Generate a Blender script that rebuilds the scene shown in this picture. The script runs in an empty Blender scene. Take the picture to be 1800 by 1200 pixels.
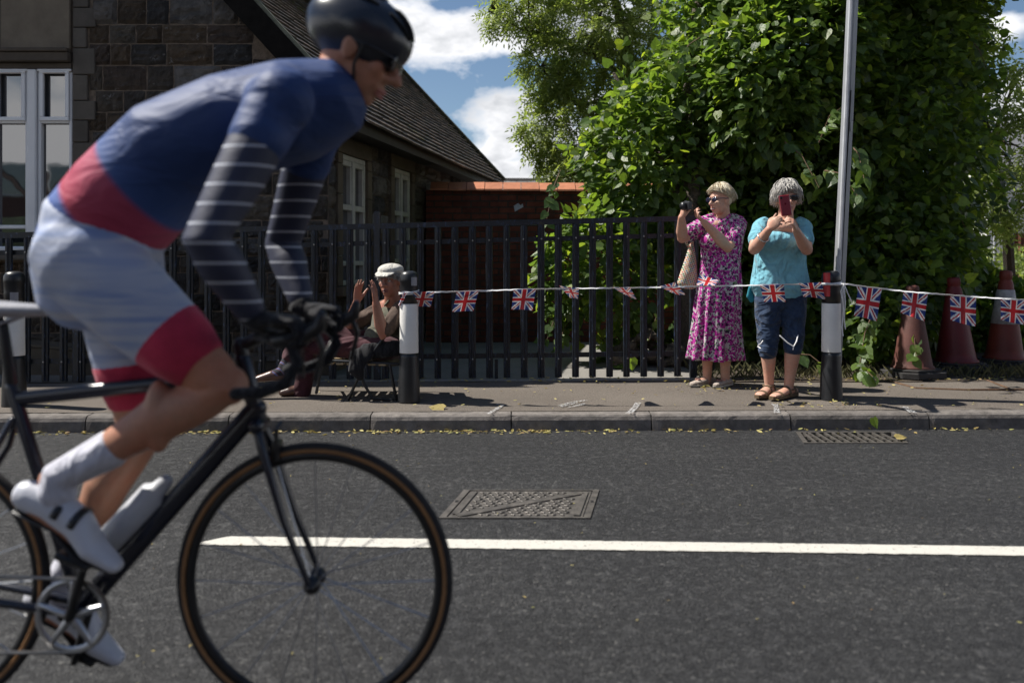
import bpy, math, random
import numpy as np
from mathutils import Vector as V, Matrix, noise as MN
R = math.radians
random.seed(7)
RNG = np.random.default_rng(11)
scn = bpy.context.scene
col = scn.collection

# ------------------------------------------------------------ camera, sky, sun, exposure
CAMZ = 1.13          # crouching photographer on the far lane
HZ = 455.0           # row of the horizon in the 1800 x 1200 photograph
FPX = 1500.0
cam = bpy.data.cameras.new('camera')
cam_o = bpy.data.objects.new('camera', cam); col.objects.link(cam_o)
cam_o.location = (0, 0, CAMZ); cam_o.rotation_euler = (R(90), 0, 0)
cam.sensor_width = 36; cam.lens = 36 * FPX / 1800
cam.shift_y = -(600 - HZ) / 1800
cam.clip_start = .05; cam.clip_end = 3000
cam.dof.use_dof = True; cam.dof.focus_distance = 6.3; cam.dof.aperture_fstop = 2.0
scn.camera = cam_o

SUN = V((-.572, .125, .811)).normalized()      # towards the sun: left, slightly beyond the street, 54 degrees up
sun = bpy.data.lights.new('sun', 'SUN'); sun.energy = 5.0; sun.angle = R(.53); sun.color = (1, .955, .88)
sun_o = bpy.data.objects.new('sun', sun); col.objects.link(sun_o)
sun_o.rotation_euler = SUN.to_track_quat('Z', 'Y').to_euler()
sun_o.location = SUN * 40

world = bpy.data.worlds.new('World'); scn.world = world; world.use_nodes = True
def build_world():
    nt = world.node_tree; nt.nodes.clear()
    N = nt.nodes.new; L = nt.links.new
    out = N('ShaderNodeOutputWorld'); bg = N('ShaderNodeBackground'); bg.inputs[1].default_value = .060
    L(bg.outputs[0], out.inputs[0])
    sky = N('ShaderNodeTexSky'); sky.sky_type = 'NISHITA'; sky.sun_disc = False
    sky.sun_elevation = math.asin(SUN.z); sky.sun_rotation = math.atan2(SUN.x, SUN.y)
    sky.air_density = 1.0; sky.dust_density = .1; sky.ozone_density = 2.8
    tc = N('ShaderNodeTexCoord')
    sep = N('ShaderNodeSeparateXYZ'); L(tc.outputs['Generated'], sep.inputs[0])
    def M(op, a, b=None, c=None, clamp=False):
        m = N('ShaderNodeMath'); m.operation = op; m.use_clamp = clamp
        for i, v in enumerate((a, b, c)):
            if v is None: continue
            if isinstance(v, (int, float)): m.inputs[i].default_value = v
            else: L(v, m.inputs[i])
        return m.outputs[0]
    n1 = N('ShaderNodeTexNoise'); n1.inputs['Scale'].default_value = 9; n1.inputs['Detail'].default_value = 9; n1.inputs['Roughness'].default_value = .58
    mp = N('ShaderNodeMapping'); mp.inputs['Scale'].default_value = (1, 1, 1.8); L(tc.outputs['Generated'], mp.inputs[0]); L(mp.outputs[0], n1.inputs[0])
    n2 = N('ShaderNodeTexNoise'); n2.inputs['Scale'].default_value = 2.6; n2.inputs['Detail'].default_value = 5; L(mp.outputs[0], n2.inputs[0])
    nz = M('SUBTRACT', n1.outputs['Fac'], .5)
    x, y, z = sep.outputs[0], sep.outputs[1], sep.outputs[2]
    def blob(px, py, rx, rz):
        d = V(((px-900)/FPX, 1, (HZ-py)/FPX)).normalized()
        a = M('DIVIDE', M('SUBTRACT', x, d.x), rx); b = M('DIVIDE', M('SUBTRACT', z, d.z), rz)
        r = M('SQRT', M('ADD', M('MULTIPLY', a, a), M('MULTIPLY', b, b)))
        return M('SUBTRACT', 1, r)                     # >0 inside
    f = None
    for b in [(905, 225, .062, .048), (965, 250, .06, .05), (870, 262, .05, .030), (800, 66, .16, .042), (640, 30, .13, .05), (1000, 30, .10, .05), (900, 300, .12, .02),
              (1740, 55, .05, .03), (1790, 175, .04, .03), (1760, 380, .09, .05), (1100, 250, .12, .06)]:
        v = blob(*b); f = v if f is None else M('MAXIMUM', f, v)
    f = M('ADD', f, M('MULTIPLY', nz, 3.2))
    front = M('MULTIPLY', M('GREATER_THAN', y, .6), M('LESS_THAN', M('ABSOLUTE', x), .6))
    m1 = M('MULTIPLY', f, 2.2, clamp=True)
    low = M('MULTIPLY', M('SUBTRACT', .34, z), 1.6, clamp=True)
    m2 = M('MULTIPLY', M('SUBTRACT', M('ADD', M('ADD', n2.outputs['Fac'], low), M('MULTIPLY', nz, .6)), .58), 6, clamp=True)
    mask = M('ADD', M('MULTIPLY', m1, front), M('MULTIPLY', m2, M('SUBTRACT', 1, front)))
    # grey undersides where the cloud is thick
    cr = N('ShaderNodeValToRGB'); L(M('ADD', M('MULTIPLY', f, .22), M('MULTIPLY', nz, 1.6)), cr.inputs[0])
    cr.color_ramp.elements[0].position = 0; cr.color_ramp.elements[0].color = (.86, .86, .88, 1)
    cr.color_ramp.elements[1].position = .42; cr.color_ramp.elements[1].color = (.42, .44, .47, 1)
    gain = N('ShaderNodeVectorMath'); gain.operation = 'SCALE'; L(cr.outputs[0], gain.inputs[0]); gain.inputs[3].default_value = 14.0
    mix = N('ShaderNodeMix'); mix.data_type = 'RGBA'; L(mask, mix.inputs[0]); L(sky.outputs[0], mix.inputs[6]); L(gain.outputs[0], mix.inputs[7])
    L(mix.outputs[2], bg.inputs[0])
build_world()
scn.view_settings.view_transform = 'Standard'; scn.view_settings.look = 'None'
scn.view_settings.exposure = .62; scn.view_settings.gamma = 1
try: scn.cycles.max_bounces = 8; scn.cycles.transparent_max_bounces = 12
except Exception: pass

# ------------------------------------------------------------ helpers
def P(px, py, D, dz=0):
    """a point of the street seen at column px, row py, at distance D from the camera"""
    return V(((px-900)/FPX*D, D, CAMZ+(HZ-py)/FPX*D+dz))
ORI = {}
def tag(o, label=None, cat=None, group=None, kind=None):
    if label: o['label'] = label
    if cat: o['category'] = cat
    if group: o['group'] = group
    if kind: o['kind'] = kind
    return o
def thing(name, loc, label, cat, group=None):
    o = bpy.data.objects.new(name, None); col.objects.link(o); o.location = loc; o.empty_display_size = .1
    ORI[o] = V(loc)
    return tag(o, label, cat, group)
class MB:
    def __init__(s): s.v = []; s.f = []; s.c = []; s.has = False
    def add(s, vs, fs, c=None):
        n = len(s.v); s.v += [tuple(x) for x in vs]; s.f += [tuple(n+i for i in f) for f in fs]
        if c is not None: s.has = True
        s.c += [c or (1, 1, 1)]*len(fs)
    def box(s, c, size, m=None, color=None):
        hx, hy, hz = size[0]/2, size[1]/2, size[2]/2
        vs = [V((x, y, z)) for x in (-hx, hx) for y in (-hy, hy) for z in (-hz, hz)]
        if m is not None: vs = [m @ v for v in vs]
        vs = [v+V(c) for v in vs]
        s.add(vs, [(0,1,3,2),(4,6,7,5),(0,4,5,1),(2,3,7,6),(0,2,6,4),(1,5,7,3)], color)
    def bevbox(s, c, size, b=.004, m=None, color=None):
        hx, hy, hz = [q/2 for q in size]; vs = []; idx = {}
        for ax in range(3):
            for sx in (-1, 1):
                for sy in (-1, 1):
                    for sz in (-1, 1):
                        h = [hx-b, hy-b, hz-b]; h[ax] += b
                        idx[(ax, sx, sy, sz)] = len(vs); vs.append(V((sx*h[0], sy*h[1], sz*h[2])))
        if m is not None: vs = [m @ v for v in vs]
        vs = [v+V(c) for v in vs]
        fs = []; I = idx
        for q in (-1, 1):
            fs += [(I[0,q,-1,-1],I[0,q,1,-1],I[0,q,1,1],I[0,q,-1,1]), (I[1,-1,q,-1],I[1,1,q,-1],I[1,1,q,1],I[1,-1,q,1]), (I[2,-1,-1,q],I[2,1,-1,q],I[2,1,1,q],I[2,-1,1,q])]
            for r in (-1, 1):
                fs += [(I[0,q,r,-1],I[0,q,r,1],I[1,q,r,1],I[1,q,r,-1]), (I[0,q,-1,r],I[0,q,1,r],I[2,q,1,r],I[2,q,-1,r]), (I[1,-1,q,r],I[1,1,q,r],I[2,1,q,r],I[2,-1,q,r])]
                for t in (-1, 1): fs.append((I[0,q,r,t],I[1,q,r,t],I[2,q,r,t]))
        s.add(vs, fs, color)
    def tube(s, pts, rad, seg=14, side=None, cap=True, color=None, closed=False):
        """swept tube; rad = r or (ra, rb) per point, ra measured along side"""
        pts = [V(p) for p in pts]
        if not isinstance(rad, (list,)): rad = [rad]*len(pts)
        rad = [(r, r) if isinstance(r, (int, float)) else r for r in rad]
        n = len(pts)
        ax = (pts[-1]-pts[0]) if not closed else V((0, 0, 1))
        if ax.length < 1e-6: ax = pts[1]-pts[0]
        ax.normalize()
        if side is None:
            side = V((1, 0, 0)) if abs(ax.x) < .6 else V((0, 1, 0))
        side = V(side)
        rings = []
        for i in range(n):
            if closed: t = pts[(i+1) % n]-pts[i-1]
            elif i == 0: t = pts[1]-pts[0]
            elif i == n-1: t = pts[-1]-pts[-2]
            else: t = (pts[i+1]-pts[i]).normalized()+(pts[i]-pts[i-1]).normalized()
            if t.length < 1e-9: t = ax.copy()
            t.normalize(); a = side-t*side.dot(t)
            if a.length < 1e-4: a = V((0, 0, 1))-t*t.z
            if a.length < 1e-4: a = V((0, 1, 0))
            a.normalize(); b = t.cross(a)
            rings.append((pts[i], a, b, rad[i][0], rad[i][1], t))
        R2 = []
        if cap and not closed:
            c, a, b, ra, rb, t = rings[0]; r = min(ra, rb)
            R2 += [(c-t*r*.92, a, b, ra*.4, rb*.4), (c-t*r*.6, a, b, ra*.8, rb*.8)]
        R2 += [x[:5] for x in rings]
        if cap and not closed:
            c, a, b, ra, rb, t = rings[-1]; r = min(ra, rb)
            R2 += [(c+t*r*.6, a, b, ra*.8, rb*.8), (c+t*r*.92, a, b, ra*.4, rb*.4)]
        vs = []
        for c, a, b, ra, rb in R2:
            for k in range(seg):
                th = 2*math.pi*k/seg; vs.append(c+a*(ra*math.cos(th))+b*(rb*math.sin(th)))
        m = len(R2); fs = []
        for i in range(m if closed else m-1):
            j = (i+1) % m
            for k in range(seg):
                k2 = (k+1) % seg; fs.append((i*seg+k, i*seg+k2, j*seg+k2, j*seg+k))
        if not closed:
            fs.append(tuple(range(seg))[::-1]); fs.append(tuple((m-1)*seg+k for k in range(seg)))
        s.add(vs, fs, color)
    def ell(s, c, r, m=None, seg=18, ring=12, color=None):
        vs = []; fs = []
        for i in range(1, ring):
            ph = math.pi*i/ring
            for k in range(seg):
                th = 2*math.pi*k/seg
                v = V((r[0]*math.sin(ph)*math.cos(th), r[1]*math.sin(ph)*math.sin(th), r[2]*math.cos(ph)))
                vs.append((m @ v if m is not None else v)+V(c))
        top = V((0, 0, r[2])); bot = V((0, 0, -r[2]))
        vs += [(m @ top if m is not None else top)+V(c), (m @ bot if m is not None else bot)+V(c)]
        for i in range(ring-2):
            for k in range(seg):
                k2 = (k+1) % seg; fs.append((i*seg+k, (i+1)*seg+k, (i+1)*seg+k2, i*seg+k2))
        T = len(vs)-2; B = T+1
        for k in range(seg):
            k2 = (k+1) % seg; fs.append((T, k, k2)); fs.append((B, (ring-2)*seg+k2, (ring-2)*seg+k))
        s.add(vs, fs, color)
    def lathe(s, prof, c, seg=32, m=None, color=None):
        vs = []; fs = []; n = len(prof)
        for r, z in prof:
            for k in range(seg):
                th = 2*math.pi*k/seg; v = V((r*math.cos(th), r*math.sin(th), z)); vs.append((m @ v if m is not None else v)+V(c))
        for i in range(n-1):
            for k in range(seg):
                k2 = (k+1) % seg; fs.append((i*seg+k, i*seg+k2, (i+1)*seg+k2, (i+1)*seg+k))
        if prof[0][0] > 1e-5: fs.append(tuple(range(seg))[::-1])
        if prof[-1][0] > 1e-5: fs.append(tuple((n-1)*seg+k for k in range(seg)))
        s.add(vs, fs, color)
    def prism(s, poly, d, color=None):
        """poly: list of Vectors, extruded by vector d"""
        n = len(poly); vs = [V(p) for p in poly]+[V(p)+V(d) for p in poly]
        fs = [tuple(range(n))[::-1], tuple(range(n, 2*n))]+[(i, (i+1) % n, n+(i+1) % n, n+i) for i in range(n)]
        s.add(vs, fs, color)
    def build(s, name, mat, parent=None, loc=None, smooth=False, remesh=None, smoothit=0, bevel=None, solid=None, subsurf=0, disp=None):
        me = bpy.data.meshes.new(name)
        o0 = V((0, 0, 0))
        if parent is not None: o0 = ORI[parent]
        elif loc is not None: o0 = V(loc)
        arr = np.array(s.v, dtype=float).reshape(-1, 3)-np.array(o0)
        me.from_pydata(arr.tolist(), [], s.f); me.update()
        if s.has:
            at = me.attributes.new('tint', 'FLOAT_COLOR', 'FACE')
            c4 = np.ones((len(s.c), 4)); c4[:, :3] = np.array(s.c); at.data.foreach_set('color', c4.ravel())
        if smooth: me.polygons.foreach_set('use_smooth', [True]*len(me.polygons))
        o = bpy.data.objects.new(name, me); col.objects.link(o)
        if mat: me.materials.append(mat)
        if parent is not None: o.parent = parent; ORI[o] = o0
        else: o.location = o0; ORI[o] = o0
        if remesh:
            m = o.modifiers.new('r', 'REMESH'); m.mode = 'VOXEL'; m.voxel_size = remesh; m.use_smooth_shade = True
        if smoothit:
            m = o.modifiers.new('s', 'SMOOTH'); m.factor = .5; m.iterations = smoothit
        if solid: m = o.modifiers.new('t', 'SOLIDIFY'); m.thickness = solid; m.offset = 0
        if bevel: m = o.modifiers.new('b', 'BEVEL'); m.width = bevel; m.segments = 2; m.limit_method = 'ANGLE'
        if subsurf: m = o.modifiers.new('u', 'SUBSURF'); m.levels = subsurf; m.render_levels = subsurf
        return o
def structure(o): o['kind'] = 'structure'; return o
def copy_tree(o, parent=None):
    c = o.copy(); col.objects.link(c); c.parent = parent
    ORI[c] = ORI.get(o, V((0, 0, 0)))
    for ch in list(o.children): copy_tree(ch, c)
    return c

# ------------------------------------------------------------ materials
class NB:
    def __init__(s, name):
        s.m = bpy.data.materials.new(name); s.m.use_nodes = True; s.nt = s.m.node_tree
        s.b = s.nt.nodes['Principled BSDF']; s.out = s.nt.nodes['Material Output']
        s.tc = s.N('ShaderNodeTexCoord')
    def N(s, t, **kw):
        n = s.nt.nodes.new(t)
        for k, v in kw.items(): setattr(n, k, v)
        return n
    def L(s, a, b): s.nt.links.new(a, b)
    def put(s, sock, v):
        if hasattr(v, 'is_linked') or hasattr(v, 'links'): s.L(v, sock)
        else: sock.default_value = v
    def M(s, op, a, b=None, clamp=False):
        m = s.N('ShaderNodeMath', operation=op, use_clamp=clamp); s.put(m.inputs[0], a)
        if b is not None: s.put(m.inputs[1], b)
        return m.outputs[0]
    def noise(s, scale, detail=4, rough=.55, vec=None, dist=0):
        n = s.N('ShaderNodeTexNoise'); n.inputs['Scale'].default_value = scale; n.inputs['Detail'].default_value = detail; n.inputs['Roughness'].default_value = rough
        n.inputs['Distortion'].default_value = dist
        s.L(vec or s.tc.outputs['Object'], n.inputs['Vector']); return n.outputs['Fac']
    def voro(s, scale, feature='F1', rnd=1, vec=None, out='Distance'):
        n = s.N('ShaderNodeTexVoronoi', feature=feature); n.inputs['Scale'].default_value = scale; n.inputs['Randomness'].default_value = rnd
        s.L(vec or s.tc.outputs['Object'], n.inputs['Vector']); return n.outputs[out]
    def ramp(s, fac, stops, interp='LINEAR'):
        r = s.N('ShaderNodeValToRGB'); r.color_ramp.interpolation = interp; s.L(fac, r.inputs[0])
        e = r.color_ramp.elements
        while len(e) < len(stops): e.new(.5)
        for k, (p, c) in enumerate(stops): e[k].position = p; e[k].color = (*c, 1) if len(c) == 3 else c
        return r.outputs[0]
    def mix(s, f, a, b, mode='MIX'):
        m = s.N('ShaderNodeMix', data_type='RGBA', blend_type=mode)
        s.put(m.inputs[0], f); 
        for i, v in ((6, a), (7, b)):
            if isinstance(v, tuple): m.inputs[i].default_value = (*v[:3], 1)
            else: s.L(v, m.inputs[i])
        return m.outputs[2]
    def mapping(s, scale=(1,1,1), loc=(0,0,0), rot=(0,0,0), vec=None):
        m = s.N('ShaderNodeMapping'); m.inputs['Scale'].default_value = scale; m.inputs['Location'].default_value = loc; m.inputs['Rotation'].default_value = rot
        s.L(vec or s.tc.outputs['Object'], m.inputs[0]); return m.outputs[0]
    def bump(s, h, strength=.4, dist=.01, prev=None):
        b = s.N('ShaderNodeBump'); b.inputs['Strength'].default_value = strength; b.inputs['Distance'].default_value = dist; s.L(h, b.inputs['Height'])
        if prev is not None: s.L(prev, b.inputs['Normal'])
        return b.outputs[0]
    def fin(s, color=None, rough=None, normal=None, metal=0, spec=None, trans=None):
        if color is not None:
            if isinstance(color, tuple): s.b.inputs['Base Color'].default_value = (*color[:3], 1)
            else: s.L(color, s.b.inputs['Base Color'])
        if rough is not None: s.put(s.b.inputs['Roughness'], rough)
        if normal is not None: s.L(normal, s.b.inputs['Normal'])
        s.b.inputs['Metallic'].default_value = metal
        if spec is not None: s.b.inputs['Specular IOR Level'].default_value = spec
        if trans:
            t = s.N('ShaderNodeBsdfTranslucent'); c, w = trans
            if isinstance(c, tuple): t.inputs[0].default_value = (*c, 1)
            else: s.L(c, t.inputs[0])
            mx = s.N('ShaderNodeMixShader'); mx.inputs[0].default_value = w
            s.L(s.b.outputs[0], mx.inputs[1]); s.L(t.outputs[0], mx.inputs[2]); s.L(mx.outputs[0], s.out.inputs[0])
        return s.m
def mat(name, c, rough=.7, var=.25, scale=12, bump=.2, bscale=120, bd=.004, metal=0, spec=None, c2=None):
    n = NB(name); f = n.noise(scale, 5, .6)
    lo = tuple(x*(1-var) for x in c); hi = c2 or tuple(min(1, x*(1+var)) for x in c)
    colr = n.ramp(f, [(.3, lo), (.7, hi)])
    return n.fin(colr, rough, n.bump(n.noise(bscale, 4), bump, bd), metal, spec)
def cloth(name, c, fold=.5, fscale=9, var=.12, rough=.85, stretch=(1, 1, .45), c2=None):
    n = NB(name); v = n.mapping(stretch)
    f = n.noise(fscale, 3, .5, vec=v, dist=1.2); w = n.noise(fscale*.45, 2, .5, vec=v, dist=2.0)
    colr = n.ramp(n.noise(30, 4), [(.3, tuple(x*(1-var) for x in c)), (.7, c2 or tuple(min(1, x*(1+var)) for x in c))])
    nb = n.bump(w, fold, .09); nb = n.bump(f, fold*.7, .03, nb); nb = n.bump(n.noise(700, 2), .15, .001, nb)
    m = n.fin(colr, rough, nb, spec=.2)
    n.b.inputs['Sheen Weight'].default_value = .15
    return m
def tinted(name, rough=.85, var=.3, scale=25, bscale=60, bump=.5, bd=.01, gain=1.0, moss_or_glint=None):
    n = NB(name); a = n.N('ShaderNodeAttribute', attribute_name='tint')
    f = n.ramp(n.noise(scale, 6, .65), [(.25, (1-var,)*3), (.75, (1+var,)*3)])
    c = n.mix(1, a.outputs['Color'], f, 'MULTIPLY')
    if moss_or_glint: c = n.mix(n.ramp(n.noise(moss_or_glint[1], 6, .7), [(moss_or_glint[2], (0, 0, 0)), (moss_or_glint[2]+.08, (1, 1, 1))]), c, moss_or_glint[0])  # second colour in patches
    return n.fin(c, rough, n.bump(n.noise(bscale, 8, .7), bump, bd), spec=.3)
# ------------------------------------------------------------ ground, road, pavement
KY = lambda x: 5.60+.02*max(-6, min(6, x))        # kerb foot line
PZ = .11
def m_asphalt():
    n = NB('asphalt')
    wn = n.N('ShaderNodeTexNoise'); wn.inputs['Scale'].default_value = 60; n.L(n.tc.outputs['Object'], wn.inputs['Vector'])
    ws = n.N('ShaderNodeVectorMath', operation='SCALE'); n.L(wn.outputs['Color'], ws.inputs[0]); ws.inputs[3].default_value = .008
    wa = n.N('ShaderNodeVectorMath', operation='ADD'); n.L(n.tc.outputs['Object'], wa.inputs[0]); n.L(ws.outputs[0], wa.inputs[1]); st = wa.outputs[0]
    v1 = n.voro(105, vec=st); ed = n.voro(105, 'DISTANCE_TO_EDGE', vec=st); cc = n.voro(105, vec=st, out='Color')
    sep = n.N('ShaderNodeSeparateColor'); n.L(cc, sep.inputs[0])
    c = n.ramp(sep.outputs[0], [(0, (.022, .022, .023)), (.6, (.033, .033, .034)), (.93, (.046, .046, .046)), (1, (.082, .080, .076))])
    joint = n.ramp(ed, [(.03, (0,)*3), (.16, (1,)*3)])
    open_ = n.ramp(n.noise(21, 5, .7), [(.42, (0,)*3), (.54, (1,)*3)])           # some joints are packed, some open
    gap = n.M('MULTIPLY', n.M('SUBTRACT', 1, joint), open_)
    lost = n.ramp(sep.outputs[1], [(.80, (0,)*3), (.84, (1,)*3)])                # plucked stones
    crev = n.ramp(n.noise(40, 4, .7, vec=st, dist=.6), [(.385, (1,)*3), (.425, (0,)*3)]); dark = n.M('MAXIMUM', n.M('MAXIMUM', gap, n.M('MULTIPLY', lost, .6)), crev)
    c = n.mix(n.M('MULTIPLY', dark, .8), c, (.008, .008, .009))
    c = n.mix(1, c, n.ramp(n.noise(420, 2, .5), [(.3, (.8,)*3), (.7, (1.25,)*3)]), 'MULTIPLY')
    c = n.mix(1, c, n.ramp(n.noise(1.1, 4), [(.3, (.84, .84, .86)), (.7, (1.12, 1.12, 1.1))]), 'MULTIPLY')
    tr = n.noise(1.0, 5, .6, vec=n.mapping((.12, 2.2, 1))); c = n.mix(1, c, n.ramp(tr, [(.3, (.80, .80, .81)), (.5, (1, 1, 1)), (.72, (1.25, 1.24, 1.22))]), 'MULTIPLY')
    s2 = n.ramp(n.noise(.8, 7, .7), [(.56, (0,)*3), (.66, (1,)*3)]); c = n.mix(n.M('MULTIPLY', s2, .3), c, (.018, .018, .018))
    h = n.M('SUBTRACT', n.M('MULTIPLY', n.M('SUBTRACT', 1, v1), .5), n.M('MULTIPLY', dark, .9))
    return n.fin(c, .72, n.bump(h, 1.0, .005), spec=.35)
def m_pavement():
    n = NB('pavement_tarmac')
    v1 = n.voro(130); c = n.ramp(v1, [(0, (.17, .155, .14)), (.6, (.125, .112, .10)), (1, (.05, .045, .042))])
    c = n.mix(1, c, n.ramp(n.noise(.9, 6, .6), [(.3, (.78, .76, .74)), (.7, (1.15, 1.13, 1.1))]), 'MULTIPLY')
    c = n.mix(1, c, n.ramp(n.noise(260, 3, .7), [(.32, (.5, .5, .5)), (.5, (1, 1, 1)), (.72, (1.5, 1.45, 1.35))]), 'MULTIPLY')
    c = n.mix(n.M('MULTIPLY', n.noise(6, 6, .7), .3), c, (.13, .10, .075))
    return n.fin(c, .9, n.bump(n.M('SUBTRACT', 1, v1), .7, .004), spec=.2)
def m_yard():
    n = NB('yard_tarmac')
    c = n.ramp(n.noise(1.3, 7, .65), [(.3, (.19, .18, .165)), (.7, (.28, .265, .24))])
    c = n.mix(1, c, n.ramp(n.noise(180, 4, .7), [(.3, (.6, .6, .6)), (.6, (1.1, 1.1, 1.1))]), 'MULTIPLY')
    return n.fin(c, .92, n.bump(n.noise(150, 5), .5, .006), spec=.2)
M_ASPH = m_asphalt(); M_PAVE = m_pavement(); M_YARD = m_yard()
# big ground sheet
mb = MB(); mb.add([(-300, -300, -.06), (300, -300, -.06), (300, 400, -.06), (-300, 400, -.06)], [(0, 1, 2, 3)])
structure(mb.build('ground', mat('grass_ground', (.06, .09, .03), .95, .3, 2, .4, 60)))
# road with a real opening for the gully
SH = .19
GX0, GX1, GY0, GY1 = 1.80, 2.42, 5.235, 5.56
def road_sheet():
    mb = MB()
    def q(x0, x1, y0, y1): mb.add([(x0, y0, 0), (x1, y0, 0), (x1, y1, 0), (x0, y1, 0)], [(0, 1, 2, 3)])
    q(-60, 60, -7, GY0)
    s1 = SH*(GY1-GY0); k = lambda x: KY(x)+.06
    mb.add([(-60, GY0, 0), (GX0, GY0, 0), (GX0+s1, GY1, 0), (GX0+s1, k(GX0+s1), 0), (-6, k(-6), 0), (-60, k(-60), 0)], [(0, 1, 2, 3, 4, 5)])
    mb.add([(GX0+s1, GY1, 0), (GX1+s1, GY1, 0), (GX1+s1, k(GX1+s1), 0), (GX0+s1, k(GX0+s1), 0)], [(0, 1, 2, 3)])
    mb.add([(GX1, GY0, 0), (60, GY0, 0), (60, k(60), 0), (6, k(6), 0), (GX1+s1, k(GX1+s1), 0), (GX1+s1, GY1, 0)], [(0, 1, 2, 3, 4, 5)])
    structure(mb.build('road', M_ASPH))
road_sheet()
# far pavement behind the photographer
mb = MB(); mb.add([(-60, -7, .1), (60, -7, .1), (60, -9.2, .1), (-60, -9.2, .1)], [(3, 2, 1, 0)]); mb.add([(-60, -7, -.01), (60, -7, -.01), (60, -7, .1), (-60, -7, .1)], [(0, 1, 2, 3)])
structure(mb.build('opposite_pavement', M_PAVE))
# pavement with slightly uneven surface
def sheet(name, x0, x1, yf, yb, z, nx, ny, m, amp=.004, seed=0):
    mb = MB(); vs = []; fs = []
    for j in range(ny+1):
        for i in range(nx+1):
            x = x0+(x1-x0)*i/nx; a = yf(x); b = yb(x); y = a+(b-a)*j/ny
            vs.append((x, y, z+amp*MN.noise(V((x*1.7+seed, y*1.7, 0)))*(1 if 0 < j else .2)))
    for j in range(ny):
        for i in range(nx): k = j*(nx+1)+i; fs.append((k, k+1, k+nx+2, k+nx+1))
    mb.add(vs, fs); return structure(mb.build(name, m, smooth=True))
sheet('pavement', -12, 12, lambda x: KY(x)+.125, lambda x: 7.12+.02*x, PZ, 160, 12, M_PAVE, .008)
mb = MB()
for sx in (-1, 1): mb.add([(sx*12, KY(sx*12)+.125, PZ), (sx*60, KY(sx*60)+.125, PZ), (sx*60, 7.12+.02*sx*60, PZ), (sx*12, 7.12+.02*sx*12, PZ)], [(0, 1, 2, 3) if sx > 0 else (3, 2, 1, 0)])
structure(mb.build('pavement', M_PAVE))
sheet('yard', -14, 1.62, lambda x: 7.12+.02*x, lambda x: 26, PZ+.002, 60, 40, M_YARD, .01, 5)
sheet('earth_bank', 1.62, 16, lambda x: 7.0+.02*x, lambda x: 26, PZ+.006, 80, 60, mat('bare_earth', (.055, .04, .028), .95, .5, 14, .8, 60, .02), .05, 9)

# kerb of separate stones read as one kerb
def kerb():
    mb = MB(); prof = [(0, -.03), (.012, .07), (.022, .092), (.04, .104), (.125, .108)]
    x = -.005-.925*16
    k = 0
    while x < 15:
        a, b = x+.004, x+.925-.004; dy = random.uniform(-.004, .004); dz = random.uniform(-.003, .003); g = random.uniform(.85, 1.15)
        n = 24; vs = []; fs = []
        for i in range(n+1):
            xx = a+(b-a)*i/n
            for j, (py, pz) in enumerate(prof):
                e = .003*MN.noise(V((xx*14, j*3.1, 1)))+.002*MN.noise(V((xx*60, j*2, 2)))
                if i in (0, n): e -= -.004 if j in (1, 2) else 0
                vs.append((xx, KY(xx)+py+dy+e, pz+dz-(abs(e) if j > 2 else 0)))
        m = len(prof)
        for i in range(n):
            for j in range(m-1): fs.append((i*m+j, (i+1)*m+j, (i+1)*m+j+1, i*m+j+1))
        fs.append(tuple(range(m))); fs.append(tuple(n*m+j for j in range(m))[::-1])
        mb.add(vs, fs, (.145*g, .13*g, .118*g)); x += .925; k += 1
    for a, c in ((-60, -6), (-6, 6), (6, 60)):
        mb.add([(a, KY(a)+.03, -.02), (c, KY(c)+.03, -.02), (c, KY(c)+.03, .096), (a, KY(a)+.03, .096)], [(0, 1, 2, 3)], (.03, .028, .026))
        mb.add([(a, KY(a)+.03, .096), (c, KY(c)+.03, .096), (c, KY(c)+.125, .096), (a, KY(a)+.125, .096)], [(0, 1, 2, 3)], (.03, .028, .026))
    structure(mb.build('kerb', tinted('kerb_concrete', .9, .45, 14, 90, .7, .006)))
kerb()

# painted centre line, worn ragged edges
def m_paint(name, c, thr):
    n = NB(name)
    f = n.ramp(n.noise(75, 5, .75), [(thr-.03, (0, 0, 0)), (thr+.02, (1, 1, 1))])
    colr = n.mix(n.ramp(n.noise(14, 5), [(.3, (0,)*3), (.75, (1,)*3)]), tuple(x*.93 for x in c), c)
    n.fin(colr, .7, n.bump(n.voro(85), .35, .003), spec=.3)
    tr = n.N('ShaderNodeBsdfTransparent'); mx = n.N('ShaderNodeMixShader')
    n.L(f, mx.inputs[0]); n.L(tr.outputs[0], mx.inputs[1]); n.L(n.b.outputs[0], mx.inputs[2]); n.L(mx.outputs[0], n.out.inputs[0])
    return n.m
def centre_line():
    mb = MB(); n = 700; x0, x1 = -1.27, 9.0; top = []; bot = []
    cy = lambda x: 3.425-.0415*(x+1.256)+.004*math.sin(x*.9)
    for i in range(n+1):
        x = x0+(x1-x0)*i/n; w = .052
        e1 = .006*MN.noise(V((x*25, 0, 0)))+.004*MN.noise(V((x*90, 5, 0))); e2 = .004*MN.noise(V((x*25, 9, 0)))+.004*MN.noise(V((x*90, 7, 0)))
        taper = min(1, (x-x0)/.12)
        bot.append((x, cy(x)-w+e1, .004)); top.append((x, cy(x)-w+2*w*taper+e2, .004))
    vs = bot+top; fs = [(i, i+1, n+2+i, n+1+i) for i in range(n)]
    mb.add(vs, fs); structure(mb.build('road_marking', m_paint('line_paint', (.52, .50, .45), .375)))
centre_line()
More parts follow.
